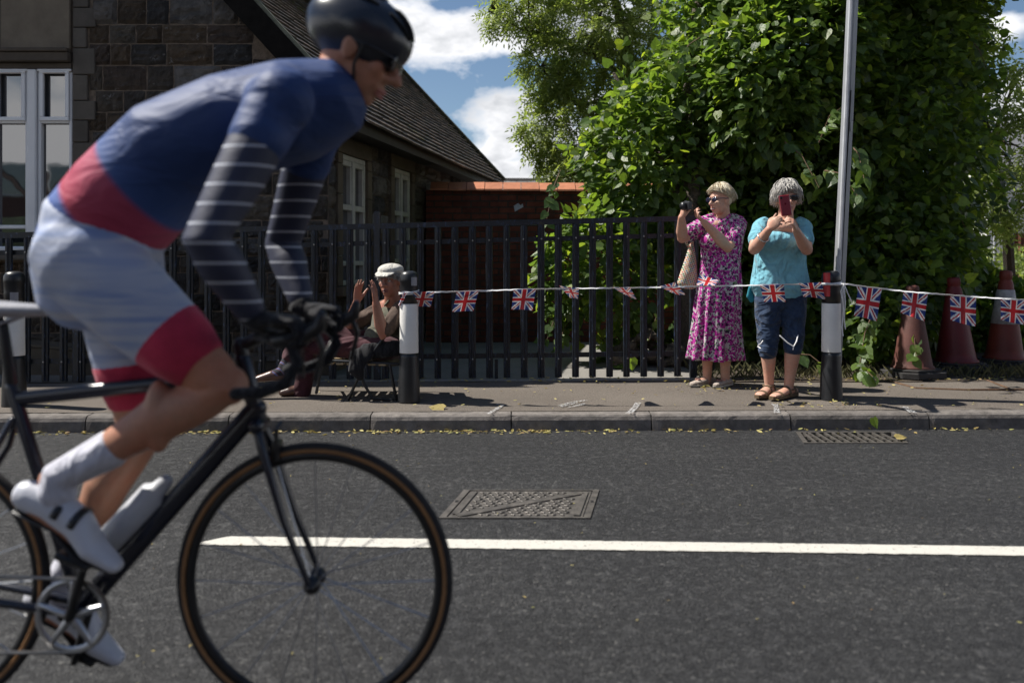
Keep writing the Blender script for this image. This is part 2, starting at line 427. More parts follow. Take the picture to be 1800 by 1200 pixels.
# chalky spray marks on the pavement
def smear(pts, w):
    mb = MB(); vs = []; 
    for i, p in enumerate(pts):
        d = (V(pts[min(i+1, len(pts)-1)])-V(pts[max(i-1, 0)])); nrm = V((-d.y, d.x, 0)).normalized()*w*random.uniform(.6, 1.2)
        q = V((p[0], p[1], PZ+.008)); vs += [q-nrm, q+nrm]
    mb.add(vs, [(2*i, 2*i+2, 2*i+3, 2*i+1) for i in range(len(pts)-1)]); return mb
def G(px, py, z=PZ):
    D = (CAMZ-z)*FPX/(py-HZ); return V(((px-900)/FPX*D, D, z))
M_SPRAY = m_paint('spray_chalk', (.5, .5, .5), .53)
for pl in ([(858, 729), (870, 722), (884, 713), (872, 712)], [(985, 714), (1010, 708), (1030, 705)], [(1000, 717), (1030, 711)], [(985, 716), (1000, 712), (1012, 709)], [(1105, 728), (1116, 718), (1122, 709)], [(1366, 727), (1364, 716), (1361, 711)], [(1588, 716), (1598, 722), (1606, 727)]):
    structure(smear([tuple(G(*q))[:2] for q in pl], .022).build('pavement_marking', M_SPRAY))

# ------------------------------------------------------------ manhole cover and gully grate
M_IRON = mat('cast_iron', (.085, .078, .072), .5, .4, 18, .6, 160, .003, metal=.3, c2=(.15, .135, .12))
def shr(x, y, z, x0, y0): return V((x0+x+SH*y, y0+y, z))
def manhole():
    x0, y0, w, h = -.32, 3.71, .66, .455
    t = thing('manhole_cover', (0, 3.93, 0), 'rectangular cast iron manhole cover with raised studs set in the road by the white line', 'manhole cover')
    def slab(mb, ax, bx, ay, by, z0, z1): mb.prism([shr(ax, ay, z0, x0, y0), shr(bx, ay, z0, x0, y0), shr(bx, by, z0, x0, y0), shr(ax, by, z0, x0, y0)], (0, 0, z1-z0))
    f = MB()
    for a in ((0, w, 0, .014), (0, w, h-.014, h), (0, .03, .014, h-.014), (w-.03, w, .014, h-.014)): slab(f, *a, -.02, .006)
    f.build('frame', M_IRON, t)
    p = MB(); slab(p, .036, w-.036, .019, h-.019, -.02, .003); p.build('plate', M_IRON, t)
    r = MB()
    for (a, b, wd) in (((.075, .03), (w-.08, h-.06), .022), ((.062, .05), (.062, h-.04), .013), ((w-.062, .03), (w-.062, h-.05), .013)):
        A = shr(*a, .003, x0, y0); B = shr(*b, .003, x0, y0); d = (B-A).normalized(); nn = V((-d.y, d.x, 0))*wd
        r.prism([A-nn, B-nn, B+nn, A+nn], (0, 0, .006))
    r.build('rib', M_IRON, t)
    s = MB()
    for i in range(14):
        for j in range(11):
            u = .1+i*.036+(.018 if j % 2 else 0); v = .045+j*.035
            if u > w-.1: continue
            dline = abs((v-.03)-(u-.075)*(h-.09)/(w-.155))
            if dline < .042: continue
            q = shr(u, v, .003, x0, y0); ang = R(45 if (i+j) % 2 else -45)
            s.bevbox(q+V((0, 0, .003)), (.022, .011, .006), .002, Matrix.Rotation(ang, 3, 'Z'))
    s.build('stud', M_IRON, t)['kind'] = 'stuff'
    mk = mat('hole_black', (.004, .004, .004), .9)
    for u in (.016, w-.016):
        k = MB(); k.box(shr(u, h*.55, .0065, x0, y0), (.014, .03, .002)); k.build('keyhole', mk, t)
manhole()
def gully():
    t = thing('gully_grate', (2.15, 5.4, 0), 'rusty iron gully grate in the gutter below the kerb, leaf litter on its right end', 'drain grate')
    w = GX1-GX0; h = GY1-GY0
    def slab(mb, ax, bx, ay, by, z0, z1, sk=0): mb.prism([shr(ax, ay, z0, GX0, GY0), shr(bx, ay, z0, GX0, GY0), shr(bx+sk, by, z0, GX0, GY0), shr(ax+sk, by, z0, GX0, GY0)], (0, 0, z1-z0))
    f = MB()
    for a in ((-.012, w+.012, -.01, .014), (-.012, w+.012, h-.014, h+.01), (-.012, .016, .014, h-.014), (w-.016, w+.012, .014, h-.014)): slab(f, *a, -.06, .005)
    f.build('frame', M_IRON, t)
    for i in range(14):
        u = .06+i*.052; b = MB(); 
        if u+.02 > w-.01: break
        slab(b, u, u+.017, .0145, h-.0145, -.010, .003, -.05 if u > .08 else -.03); b.build('bar', M_IRON, t)
    c = MB()
    for v in (.1, .2): slab(c, .017, w-.017, v, v+.012, -.012, -.001)
    c.build('cross_bar', M_IRON, t)
    p = MB(); z = -.35; s1 = SH*h
    q = [V((GX0-.0, GY0, 0)), V((GX1, GY0, 0)), V((GX1+s1, GY1, 0)), V((GX0+s1, GY1, 0))]
    vs = [v for v in q]+[v+V((0, 0, z)) for v in q]
    p.add(vs, [(4, 5, 6, 7)]+[(i, i+4, (i+1) % 4+4, (i+1) % 4) for i in range(4)])
    p.build('pit', mat('pit_dark', (.003, .003, .003), .9), t)
gully()
# inspection cover frame edges on the right of the pavement
M_RUST = mat('rusty_edge', (.10, .055, .03), .9, .5, 30, .6, 200)
mb = MB(); A = [G(1555, 668), G(1610, 683), G(1700, 686), G(1800, 685)]
for a, b in zip(A[:-1], A[1:]): mb.tube([a+V((0, 0, .004)), b+V((0, 0, .004))], .009, 6)
B = [G(1735, 669), G(1775, 684)]; mb.tube([B[0]+V((0, 0, .004)), B[1]+V((0, 0, .004))], .008, 6)
tag(mb.build('chamber_frame', M_RUST, loc=A[1]), 'rusty iron chamber edging set flush in the pavement in front of the traffic cones', 'cover frame')

# ------------------------------------------------------------ stone school house
M_STONE = tinted('dark_sandstone', .62, .6, 9, 30, 1.0, .05, moss_or_glint=((.20, .19, .175), 13, .60))  # pale grey crust patches paint glints into the stone colour
M_ASHLAR = tinted('ashlar_sandstone', .88, .25, 5, 50, .35, .01)
HY = 7.55                       # gable plane
E0 = V((-1.30, 7.32, 2.36)); EDIR = V((math.sin(R(10.3)), math.cos(R(10.3)), 0))
ELEN = 6.4; PITCH = R(47); UV_ = V((-EDIR.y*math.cos(PITCH), EDIR.x*math.cos(PITCH), math.sin(PITCH)))
ROOFU = 2.72
NRM = EDIR.cross(UV_)
WC = V((-1.625, HY, 0))          # front right corner of the walls
house = thing('stone_house', (-3.5, HY+2, PZ), 'dark sandstone house with white framed windows and steep tiled roof left of the yard', 'house')
RP = lambda s, u, h=0: E0+EDIR*s+UV_*u+NRM*h
APX = RP(0, ROOFU)               # ridge near end
def gable_limit(x):               # underside of the right roof slope above the gable wall
    return E0.z+(E0.x-x)*math.tan(PITCH)*1.0-.10
def stones(mb, org, du, nrm, L, zbase, ztop, skip, clip=None, hmin=.145, hmax=.225, wmin=.17, wmax=.42, dark=1.0):
    """coursed squared rubble: every stone a bulged block proud of the mortar"""
    z = zbase; row = 0
    while z < ztop:
        h = random.uniform(hmin, hmax); x = -random.uniform(0, .2)
        while x < L:
            w = random.uniform(wmin, wmax)*(1 if random.random() < .8 else .6)
            a, b = max(0, x), min(L, x+w); x += w
            if b-a < .05: continue
            zz1 = z+h
            def blocked(a, b, z0, z1): return any(a < s[1]-.01 and b > s[0]+.01 and z0 < s[3]-.01 and z1 > s[2]+.01 for s in skip)
            if blocked(a, b, z, zz1):
                for s in skip:
                    if a < s[1] and b > s[0] and z < s[3] and zz1 > s[2]:
                        if a < s[0] < b and s[0]-a > .06: b = s[0]
                        elif a < s[1] < b and b-s[1] > .06: a = s[1]
                if blocked(a, b, z, zz1):
                    # trim in height above/below the opening
                    ok = False
                    for s in skip:
                        if a < s[1] and b > s[0]:
                            if z < s[2] < zz1 and s[2]-z > .04: zz1 = s[2]; ok = True
                    if not ok or blocked(a, b, z, zz1): continue
            if clip and zz1 > min(clip(a), clip(b)): 
                zz1 = min(clip(a), clip(b))
                if zz1-z < .03: continue
            g = random.random(); m = .005
            base = random.choice([(.060, .050, .040), (.050, .045, .040), (.075, .062, .048), (.055, .040, .030), (.085, .072, .056), (.045, .043, .042), (.10, .09, .08), (.07, .05, .032), (.13, .12, .11) if g > .7 else (.06, .052, .045)])
            k = random.uniform(.8, 1.25)*dark; c = tuple(q*k for q in base)
            nx, nz = 8, 6; vs = []; fs = []; dep = random.uniform(.010, .036); seed = random.random()*50
            a += m; b -= m; z0 = z+m; z1 = zz1-m
            for j in range(nz+1):
                for i in range(nx+1):
                    u = i/nx; v = j/nz; e = min(u*(b-a), (1-u)*(b-a), v*(z1-z0), (1-v)*(z1-z0))
                    edge = i in (0, nx) or j in (0, nz)
                    d = .001 if edge else dep*min(1, e/.022)+.020*MN.noise(V((u*5+seed, v*5, 0)))
                    ju = .009*MN.noise(V((seed+v*3, u*3, 4))); jv = .009*MN.noise(V((seed+u*3, v*3, 8)))
                    vs.append(org+du*(a+(b-a)*u+ju)+V((0, 0, z0+(z1-z0)*v+jv))+nrm*d)
            for j in range(nz):
                for i in range(nx): q = j*(nx+1)+i; fs.append((q, q+1, q+nx+2, q+nx+1))
            mb.add(vs, fs, c)
        z += h; row += 1
M_MORTAR = mat('old_mortar', (.15, .115, .085), .95, .4, 25, .6, 90, .01)
# gable wall: X from -7.5 to WC.x ; window opening
WX0, WX1, WZ0, WZ1 = -5.6, (129-900)/FPX*HY, CAMZ+(HZ-436)/FPX*HY, CAMZ+(HZ-122)/FPX*HY
def front():
    org = V((-7.6, HY, 0)); L = WC.x+7.6
    lx = (137-900)/FPX*HY+7.6
    mb = MB(); skip = [(0, lx-.03, WZ0-.12, 9), (lx-.03, lx+.10, WZ0-.12, 6)]
    clip = lambda u: gable_limit(u-7.6) if u-7.6 > -3.15 else 5.5
    stones(mb, org, V((1, 0, 0)), V((0, -1, 0)), L, .3, 5.0, skip, clip)
    w = mb.build('wall', M_STONE, house, smooth=False)
    # quoins beside the window
    q = MB(); z = WZ0-.1; k = 0
    while z < 4.6:
        h = random.uniform(.17, .24); a = (129-900)/FPX*HY+.004; b = a+(.13 if k % 2 else .20)*random.uniform(.9, 1.1); g = random.uniform(.75, 1.15)
        q.bevbox(((a+b)/2, HY-.004, z+h/2), (b-a-.006, .05, h-.006), .006, None, (.10*g, .088*g, .074*g)); z += h; k += 1
    q.build('quoin', M_ASHLAR, house)
    # smooth lintel panel and moulding above the window
    p = MB(); a, b = -7.6, (127-900)/FPX*HY; zt = CAMZ+(HZ-88)/FPX*HY; zl = WZ1
    for z0, z1, d in ((zl+.002, zl+.055, -.03), (zl+.058, zt-.035, .035), (zt-.033, zt, .055)): p.bevbox(((a+b)/2, HY-d, (z0+z1)/2), (b-a, .09, z1-z0), .006, None, (.085, .07, .055))
    x = a
    for k, wd in enumerate((1.0, .8, .7, .6, .65)):
        x1 = min(b, x+wd); p.bevbox(((x+x1)/2, HY-.018, (zt+4.8)/2+.001), (x1-x-.004, .06, 4.8-zt), .004, None, tuple(q*random.uniform(.9, 1.1) for q in (.15, .125, .10))); x = x1
    p.build('lintel', M_ASHLAR, house)
    s = MB(); s.bevbox(((a+b)/2, HY-.05, WZ0-.07), (b-a, .16, .075), .012, None, (.12, .11, .095)); s.build('sill', M_ASHLAR, house)
    # the solid core (mortar plane) round the opening
    c = MB(); T = .25
    def blk(x0, x1, z0, z1): c.box(((x0+x1)/2, HY+T/2, (z0+z1)/2), (x1-x0, T, z1-z0))
    blk(-7.6, WX1, 0, WZ0); blk(-7.6, WX1, WZ1, 4.8)
    for px0, px1 in ((WX1, -3.2),): blk(px0, px1, 0, 4.8)
    pts = [V((-3.2, HY, 0)), V((WC.x, HY, 0)), V((WC.x, HY, gable_limit(WC.x))), V((-3.2, HY, gable_limit(-3.2)))]
    c.prism(pts, (0, T, 0))
    c.build('mortar', M_MORTAR, house)
    # plinth with a pale weathered coping running slightly downhill
    pl = MB(); n = 60; vs = []; fs = []; xs = [-7.6+(WC.x+.05+7.6)*i/n for i in range(n+1)]
    for x in xs:
        zt = np.interp(x, [-7.6, -4.4, -3.2, -1.6], [.46, .40, .30, .245])+.004*MN.noise(V((x*8, 0, 0)))
        for (y, z) in ((HY-.085, 0), (HY-.085, zt-.03), (HY-.10, zt-.02), (HY-.098, zt), (HY-.01, zt+.03)): vs.append((x, y+.004*MN.noise(V((x*9, z*9, 3))), z))
    for i in range(n):
        for j in range(4): fs.append((i*5+j, (i+1)*5+j, (i+1)*5+j+1, i*5+j+1))
    pl.add(vs, [f for f in fs], (.10, .085, .065)); pl.build('plinth', M_ASHLAR, house)
front()
def m_upvc():
    n = NB('white_upvc'); c = n.ramp(n.noise(3, 4), [(.3, (.66, .67, .68)), (.7, (.74, .75, .76))]); return n.fin(c, .35, spec=.4)
M_UPVC = m_upvc()
M_OLDW = mat('old_white_paint', (.42, .42, .38), .6, .15, 10, .15, 60)
def m_glass():
    n = NB('window_glass'); n.b.inputs['Base Color'].default_value = (.012, .014, .016, 1); n.b.inputs['Roughness'].default_value = .02
    n.b.inputs['Specular IOR Level'].default_value = .6; n.b.inputs['Coat Weight'].default_value = 1.0; n.b.inputs['Coat Roughness'].default_value = .02; n.b.inputs['Coat IOR'].default_value = 2.5
    n.L(n.bump(n.noise(2.2, 2), .02, .05), n.b.inputs['Coat Normal']); return n.m
M_GLASS = m_glass()
def bar(mb, a, b, z0, z1, y, d=.06, bev=.006): mb.bevbox(((a+b)/2, y, (z0+z1)/2), (b-a, d, z1-z0), bev)
def front_window(x1px, x0px, n):
    """one casement pair bay of the tall white window"""
    X = lambda px: (px-900)/FPX*HY; Z = lambda py: CAMZ+(HZ-py)/FPX*HY
    y = HY+.03
    a, b = X(x0px), X(x1px)
    f = MB(); ft = .030
    bar(f, a, b, Z(126.5), Z(122), y-.02); bar(f, a, a+ft, Z(436), Z(126.5), y); bar(f, b-ft, b, Z(436), Z(126.5), y)
    bar(f, a+ft, b-ft, Z(217), Z(212), y); bar(f, a+ft, b-ft, Z(402), Z(395.5), y); bar(f, a+ft, b-ft, Z(441), Z(433), y)
    fr = f.build('window', M_UPVC, house)
    s = MB(); g = .022     # opening top light, proud of the frame
    c, d = a+ft-.008, b-ft+.008
    for q in ((c, d, Z(130)-.0, Z(125.5)), (c, d, Z(213), Z(206)), (c, c+.036, Z(206), Z(130)), (d-.036, d, Z(206), Z(130))): bar(s, *q, y-.034, .03, .005)
    bar(s, c+.04, d-.04, Z(129.5), Z(127), y-.056, .012, .004)
    s.build('sash', M_UPVC, fr)
    p = MB()
    for z0, z1 in ((Z(212), Z(126.5)), (Z(395.5), Z(217)), (Z(433), Z(402))): p.box(((a+b)/2, y+.02, (z0+z1)/2), (b-a-.02, .008, z1-z0-.002))
    p.build('pane', M_GLASS, fr)
front_window(127, 66, 0); front_window(50, -12, 1); front_window(-28, -90, 2)
ms = MB(); X = lambda px: (px-900)/FPX*HY
for a, b in ((50, 66), (-28, -12)): ms.bevbox(((X(a)+X(b))/2, HY+.02, (WZ0+WZ1)/2), (X(b)-X(a)-.004, .1, WZ1-WZ0-.01), .008)
ms.build('mullion', M_UPVC, house)
sl = MB(); sl.bevbox(((WX0+WX1)/2, HY-.03, WZ0-.012), (WX1-WX0, .16, .03), .006); sl.build('sill', M_UPVC, house)
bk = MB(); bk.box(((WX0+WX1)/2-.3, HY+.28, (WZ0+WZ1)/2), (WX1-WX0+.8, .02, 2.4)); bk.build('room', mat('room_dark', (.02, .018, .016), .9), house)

# side wall with two windows
SD = EDIR; SN = V((EDIR.y, -EDIR.x, 0))
def side():
    org = V((WC.x, HY+.0, 0)); L = 6.1
    wins = [(.27, .93, .88, 2.10), (1.78, 2.42, .90, 2.13)]
    mb = MB(); skip = [(a-.13, b+.13, z0-.1, z1+.16) for a, b, z0, z1 in wins]
    stones(mb, org, SD, SN, L, .2, 2.5, skip, None, .15, .24, .25, .55, 1.4)
    mb.build('wall', M_STONE, house)
    for a, b, z0, z1 in wins:
        sur = MB()
        mrot = Matrix.Rotation(-R(10.3)+R(90), 3, 'Z')
        def blk(u0, u1, za, zb, d, mbx, dep=.07, c=(.115, .095, .07)):
            g = random.uniform(.9, 1.1); mbx.bevbox(org+SD*((u0+u1)/2)+SN*d+V((0, 0, (za+zb)/2)), (u1-u0-.004, dep, zb-za-.004), .006, mrot, tuple(x*g for x in c))
        blk(a-.12, b+.12, z1, z1+.15, 0, sur); blk(a-.12, b+.12, z0-.09, z0, .02, sur, .12)
        z = z0; k = 0
        while z < z1:
            h = min(.28, z1-z)
            blk(a-.12, a, z, z+h, 0, sur); blk(b, b+.12, z, z+h, 0, sur); z += h
        sur.build('window_surround', M_ASHLAR, house)
        f = MB(); t = .045; mid = (a+b)/2; H = z1-z0
        def fb(u0, u1, za, zb, d=-.03, dep=.07): f.bevbox(org+SD*((u0+u1)/2)+SN*d+V((0, 0, (za+zb)/2)), (u1-u0, dep, zb-za), .006, mrot)
        fb(a, b, z1-.05, z1); fb(a, b, z0, z0+.05); fb(a, a+t, z0+.05, z1-.05); fb(b-t, b, z0+.05, z1-.05); fb(mid-.035, mid+.035, z0+.05, z1-.05, -.022)
        for zc, hh in ((z0+H*.60, .055), (z0+H*.17, .045)):
            fb(a+t, mid-.035, zc-hh/2, zc+hh/2); fb(mid+.035, b-t, zc-hh/2, zc+hh/2)
        # sash rims
        for u0, u1 in ((a+t, mid-.035), (mid+.035, b-t)):
            fb(u0, u1, z1-.10, z1-.05, -.024, .05); 
            for za, zb in ((z0+H*.60+.03, z1-.10),): fb(u0, u0+.025, za, zb, -.024, .05); fb(u1-.025, u1, za, zb, -.024, .05)
        fr = f.build('window', M_OLDW, house)
        p = MB(); p.box(org+SD*mid+SN*-.045+V((0, 0, (z0+z1)/2)), (b-a-.02, .006, z1-z0-.02), mrot); p.build('pane', M_GLASS, fr)
    c = MB(); u = 0; T = .04
    edges = [0, wins[0][0], wins[0][1], wins[1][0], wins[1][1], L]
    def blk2(u0, u1, za, zb):
        q = [org+SD*u0-SN*.012, org+SD*u1-SN*.012, org+SD*u1-SN*.15, org+SD*u0-SN*.15]; c.prism([v+V((0, 0, za)) for v in q], (0, 0, zb-za))
    blk2(.012, edges[1], 0, 2.5); blk2(edges[2], edges[3], 0, 2.5); blk2(edges[4], L, 0, 2.5)
    for a, b, z0, z1 in wins: blk2(a, b, 0, z0); blk2(a, b, z1, 2.5)
    c.build('mortar', M_MORTAR, house)
side()
def roof():
    mb = MB(); rows = 26; step = ROOFU/rows; tw = .165
    n = int(ELEN/tw)+1
    for r in range(-1, rows):
        off = (tw/2 if r % 2 else 0)+random.uniform(-.01, .01)
        for k in range(-1, n+1):
            s0 = max(-.04, k*tw+off); s1 = min(ELEN+.02, (k+1)*tw+off)-.003
            if s1-s0 < .02: continue
            u0 = r*step; u1 = u0+step*1.35; lift = random.uniform(0, .006); g = random.uniform(.75, 1.25); t = .013
            h0 = .032+lift; h1 = .008
            sag = -.02*math.sin(math.pi*max(0, min(1, (s0+.1)/ELEN)))
            vs = [RP(s0, u0, h0+sag), RP(s1, u0, h0+sag+random.uniform(-.002, .002)), RP(s1, u1, h1+sag), RP(s0, u1, h1+sag), RP(s0, u0, h0-t-.008+sag), RP(s1, u0, h0-t-.008+sag)]
            base = random.choice([(.13, .105, .09), (.11, .09, .08), (.15, .115, .095), (.09, .08, .07)])
            mb.add(vs, [(0, 1, 2, 3), (4, 5, 1, 0), (4, 0, 3), (5, 2, 1)], tuple(q*g for q in base))
    mb.build('roof', tinted('roof_tile', .8, .35, 18, 90, .5, .005, moss_or_glint=((.11, .10, .03), 2.3, .60)), house)
    c = MB(); c.add([RP(-.02, 0, 0), RP(ELEN, 0, 0), RP(ELEN, ROOFU, 0), RP(-.02, ROOFU, 0)], [(0, 1, 2, 3)])
    # left slope
    d2 = V((-UV_.x*0-EDIR.y*math.cos(PITCH), EDIR.x*math.cos(PITCH), -math.sin(PITCH)))
    A, B = RP(-.02, ROOFU, 0), RP(ELEN, ROOFU, 0); c.add([A, B, B+d2*2.0, A+d2*2.0], [(0, 1, 2, 3)])
    c.build('roof_deck', mat('roof_deck_dark', (.02, .018, .016), .9), house)  # one even dark brown for the deck sheets
    rd = MB(); k = 0.0
    while k < ELEN:
        a = RP(k, ROOFU, .03)+V((0, 0, .0)); b = RP(k+.40, ROOFU, .03); rd.tube([a, b], [(.10, .06), (.105, .062)], 10, side=(1, 0, 0), cap=False); k += .41
    rd.build('ridge_tile', mat('ridge_clay', (.05, .042, .036), .8, .4, 10, .4, 60), house)
    v = MB()   # verge tiles at the far end, stepping down
    k = 0
    while k < ROOFU: v.prism([RP(ELEN-.10, k, .02), RP(ELEN+.06, k, .02), RP(ELEN+.06, k+.30, .02), RP(ELEN-.10, k+.30, .02)], NRM*.055); k += .315
    v.build('verge_tile', mat('verge_clay', (.045, .04, .03), .85, .5, 8, .5, 60, c2=(.08, .075, .03)), house)
    b = MB()   # barge board on the near gable
    q = [RP(-.045, -.06, 0), RP(-.045, ROOFU, 0), RP(-.045, ROOFU, -.20), RP(-.045, -.06, -.20)]; b.prism(q, -EDIR*.03)
    q = [RP(-.02, -.02, -.04), RP(-.02, ROOFU, -.04), RP(-.02, ROOFU, -.14), RP(-.02, -.02, -.14)]; b.prism(q, EDIR*.34)
    b.build('barge_board', mat('barge_paint', (.010, .009, .008), .9, .3, spec=.08), house)
    vt = MB(); q = [RP(-.07, -.02, .03), RP(-.07, ROOFU, .03), RP(-.07, ROOFU, -.02), RP(-.07, -.02, -.02)]; vt.prism(q, EDIR*.05)
    vt.build('verge_mortar', mat('verge_mortar', (.12, .125, .09), .9, .4, 20, .6, 60, .01), house)
    f = MB(); q = [RP(-.04, -.02, -.02), RP(ELEN, -.02, -.02)]; 
    f.prism([q[0], q[1], q[1]+V((0, 0, -.12)), q[0]+V((0, 0, -.12))], -SN*.02)
    sof = [q[0]+V((0, 0, -.10))-SN*.02, q[1]+V((0, 0, -.10))-SN*.02, q[1]+V((0, 0, -.06))-SN*.36, q[0]+V((0, 0, -.06))-SN*.36]; f.prism(sof, (0, 0, .012))
    f.build('fascia', mat('fascia_dark', (.03, .026, .022), .6), house)
    p = MB(); 
    P0 = RP(3.05, 1.55, .06)
    p.tube([RP(3.17, 2.27, .08), RP(3.15, 1.9, .07), RP(3.12, 1.5, .05)], [.045, .04, .035], 12)
    p.build('flashing_pipe', mat('lead_grey', (.16, .17, .185), .5, .2, 20, .2), house)
    fi = MB(); c0 = RP(5.05, ROOFU, .06)
    fi.lathe([(.07, 0), (.075, .08), (.05, .10), (.06, .13), (.10, .16), (.10, .20), (.075, .22), (.08, .27), (.045, .33), (.02, .36), (0, .37)], c0, 14)
    fi.box(c0+V((-.09, 0, .21)), (.06, .05, .06)); fi.box(c0+V((.09, 0, .13)), (.05, .04, .05))
    fi.build('ridge_finial', mat('finial_clay', (.045, .04, .036), .85), house)
    an = MB(); a0 = RP(5.6, ROOFU, 0); an.tube([a0, a0+V((0, 0, 2.2))], .012, 8); an.build('aerial_mast', mat('mast', (.05, .05, .05), .5, metal=.6), house)
roof()

# ------------------------------------------------------------ brick wall behind the yard
def m_brick(name, c1, c2, mortar, sc=1.0, rot=0):
    n = NB(name); v = n.mapping((1, 1, 1), rot=(R(90), 0, 0))
    b = n.N('ShaderNodeTexBrick'); n.L(v, b.inputs['Vector']); b.inputs['Scale'].default_value = sc
    b.inputs['Color1'].default_value = (*c1, 1); b.inputs['Color2'].default_value = (*c2, 1); b.inputs['Mortar'].default_value = (*mortar, 1)
    b.inputs['Mortar Size'].default_value = .010; b.inputs['Brick Width'].default_value = .225; b.inputs['Row Height'].default_value = .075; b.inputs['Mortar Smooth'].default_value = .3; b.inputs['Bias'].default_value = -.2
    c = n.mix(1, b.outputs['Color'], n.ramp(n.noise(7, 6, .7), [(.25, (.55, .55, .55)), (.7, (1.3, 1.25, 1.2))]), 'MULTIPLY')
    h = n.M('ADD', n.M('MULTIPLY', b.outputs['Fac'], -1), n.M('MULTIPLY', n.noise(60, 5), .5))
    return n.fin(c, .88, n.bump(h, .8, .01), spec=.25)
M_BRICK = m_brick('red_brick', (.145, .046, .028), (.08, .03, .022), (.055, .044, .036))
BY = 10.42
wall = thing('brick_wall', (.4, BY+.1, PZ), 'red brick garden wall topped with sloping terracotta coping tiles behind the yard', 'wall')
mb = MB(); mb.box((1.2, BY+.115, 1.02), (4.5, .23, 1.90)); mb.build('brickwork', M_BRICK, wall)
COPM = tinted('terracotta', .75, .22, 12, 60, .2, .004)
n = 0; x = -1.00; tb = []
while x < 3.3:
    w = .222; z = 1.965-.008*(x+1)
    a, b = x+.004, x+w-.004; g = random.uniform(.88, 1.1); t = MB()
    dz = random.uniform(-.003, .003)
    poly = [V((a, BY-.055, z+dz)), V((a, BY-.05, z+.02+dz)), V((a, BY+.115, z+.115+dz)), V((a, BY+.28, z+.02+dz)), V((a, BY+.28, z+dz))]
    t.prism(poly, (b-a, 0, 0), (.42*g, .165*g, .09*g)); t.build('coping_tile', COPM, wall); x += w; n += 1
pp = MB(); q = [P(a, b, BY-.004) for a, b in ((905, 372), (903, 362), (911, 357), (915, 361), (919, 358), (920, 364), (912, 368))]
pp.prism(q, (0, -.001, 0)); pp.build('torn_poster', mat('paper_scrap', (.45, .46, .5), .8), wall)
vb = MB(); c0 = P(966, 376, BY-.004)
for i in range(9): vb.box(c0+V(((i-4)*.014, 0, 0)), (.006, .012, .09))
for j in range(6): vb.box(c0+V((0, -.003, (j-2.5)*.016)), (.125, .012, .005))
vb.build('air_brick', mat('air_brick', (.10, .045, .03), .9), wall)
# low building with slate roof beyond
ob = thing('outbuilding', (2, 21, PZ), 'low building with a weathered grey slate roof seen over the brick wall', 'building')
mb = MB(); mb.box((2.3, 22.3, 1.2), (6.2, 2.2, 2.2)); mb.build('wall', M_BRICK, ob)
mb = MB(); A = V((-1.0, 20.9, 2.15)); rows = 9; 
for r in range(rows):
    x = -1.0-(r % 2)*.14
    while x < 5.6:
        w = .28; y0 = 20.9+r*.13; z0 = 2.15+r*.112; g = random.uniform(.7, 1.25); l = random.uniform(0, .012)
        mb.add([(x, y0, z0+.02+l), (x+w-.006, y0, z0+.02+l), (x+w-.006, y0+.19, z0+.16), (x, y0+.19, z0+.16), (x, y0, z0), (x+w-.006, y0, z0)], [(0, 1, 2, 3), (4, 5, 1, 0)], (.16*g, .155*g, .145*g)); x += w
mb.tube([(-1.0, 22.1, 3.17), (5.6, 22.1, 3.13)], .06, 8, color=(.07, .065, .06))
mb.add([(-1.0, 22.1, 3.15), (5.6, 22.1, 3.15), (5.6, 23.5, 2.15), (-1, 23.5, 2.15)], [(0, 1, 2, 3)], (.1, .1, .1))
mb.build('roof', tinted('slate', .7, .5, 6, 40, .5, .01, moss_or_glint=((.20, .20, .17), 5, .62)), ob)
# white rendered house far right
wh = thing('white_house', (11, 20, PZ), 'white rendered house with a brick corner glimpsed through leaves at the right edge', 'house')
hx0, hx1 = P(1735, 400, 19).x, 15.0
mb = MB(); mb.box(((hx0+hx1)/2, 21, 1.6), (hx1-hx0, 4, 3.0)); mb.build('wall', mat('white_render', (.68, .68, .66), .9, .06), wh)
mb = MB(); mb.prism([V((hx0-.3, 18.7, 3.05)), V((hx1, 18.7, 3.05)), V((hx1, 21, 4.4)), V((hx0-.3, 21, 4.4))], (0, 0, .08)); mb.build('roof', mat('grey_slates', (.13, .13, .14), .8), wh)
for a, b, z0, z1 in ((1745, 1762, 1.0, 2.3), (1783, 1800, 1.1, 2.4), (1825, 1850, 1.1, 2.4)):
    x0, x1 = P(a, 0, 19).x, P(b, 0, 19).x; f = MB()
    f.box(((x0+x1)/2, 18.98, (z0+z1)/2), (x1-x0, .06, z1-z0)); w = f.build('window', M_UPVC, wh)
    g = MB(); g.box(((x0+x1)/2, 18.94, (z0+z1)/2), (x1-x0-.09, .02, z1-z0-.1)); g.build('pane', M_GLASS, w)
mb = MB(); mb.box((P(1797, 0, 18.9).x, 18.9, .9), (.25, .3, 1.6)); mb.build('brick_pier', M_BRICK, wh)

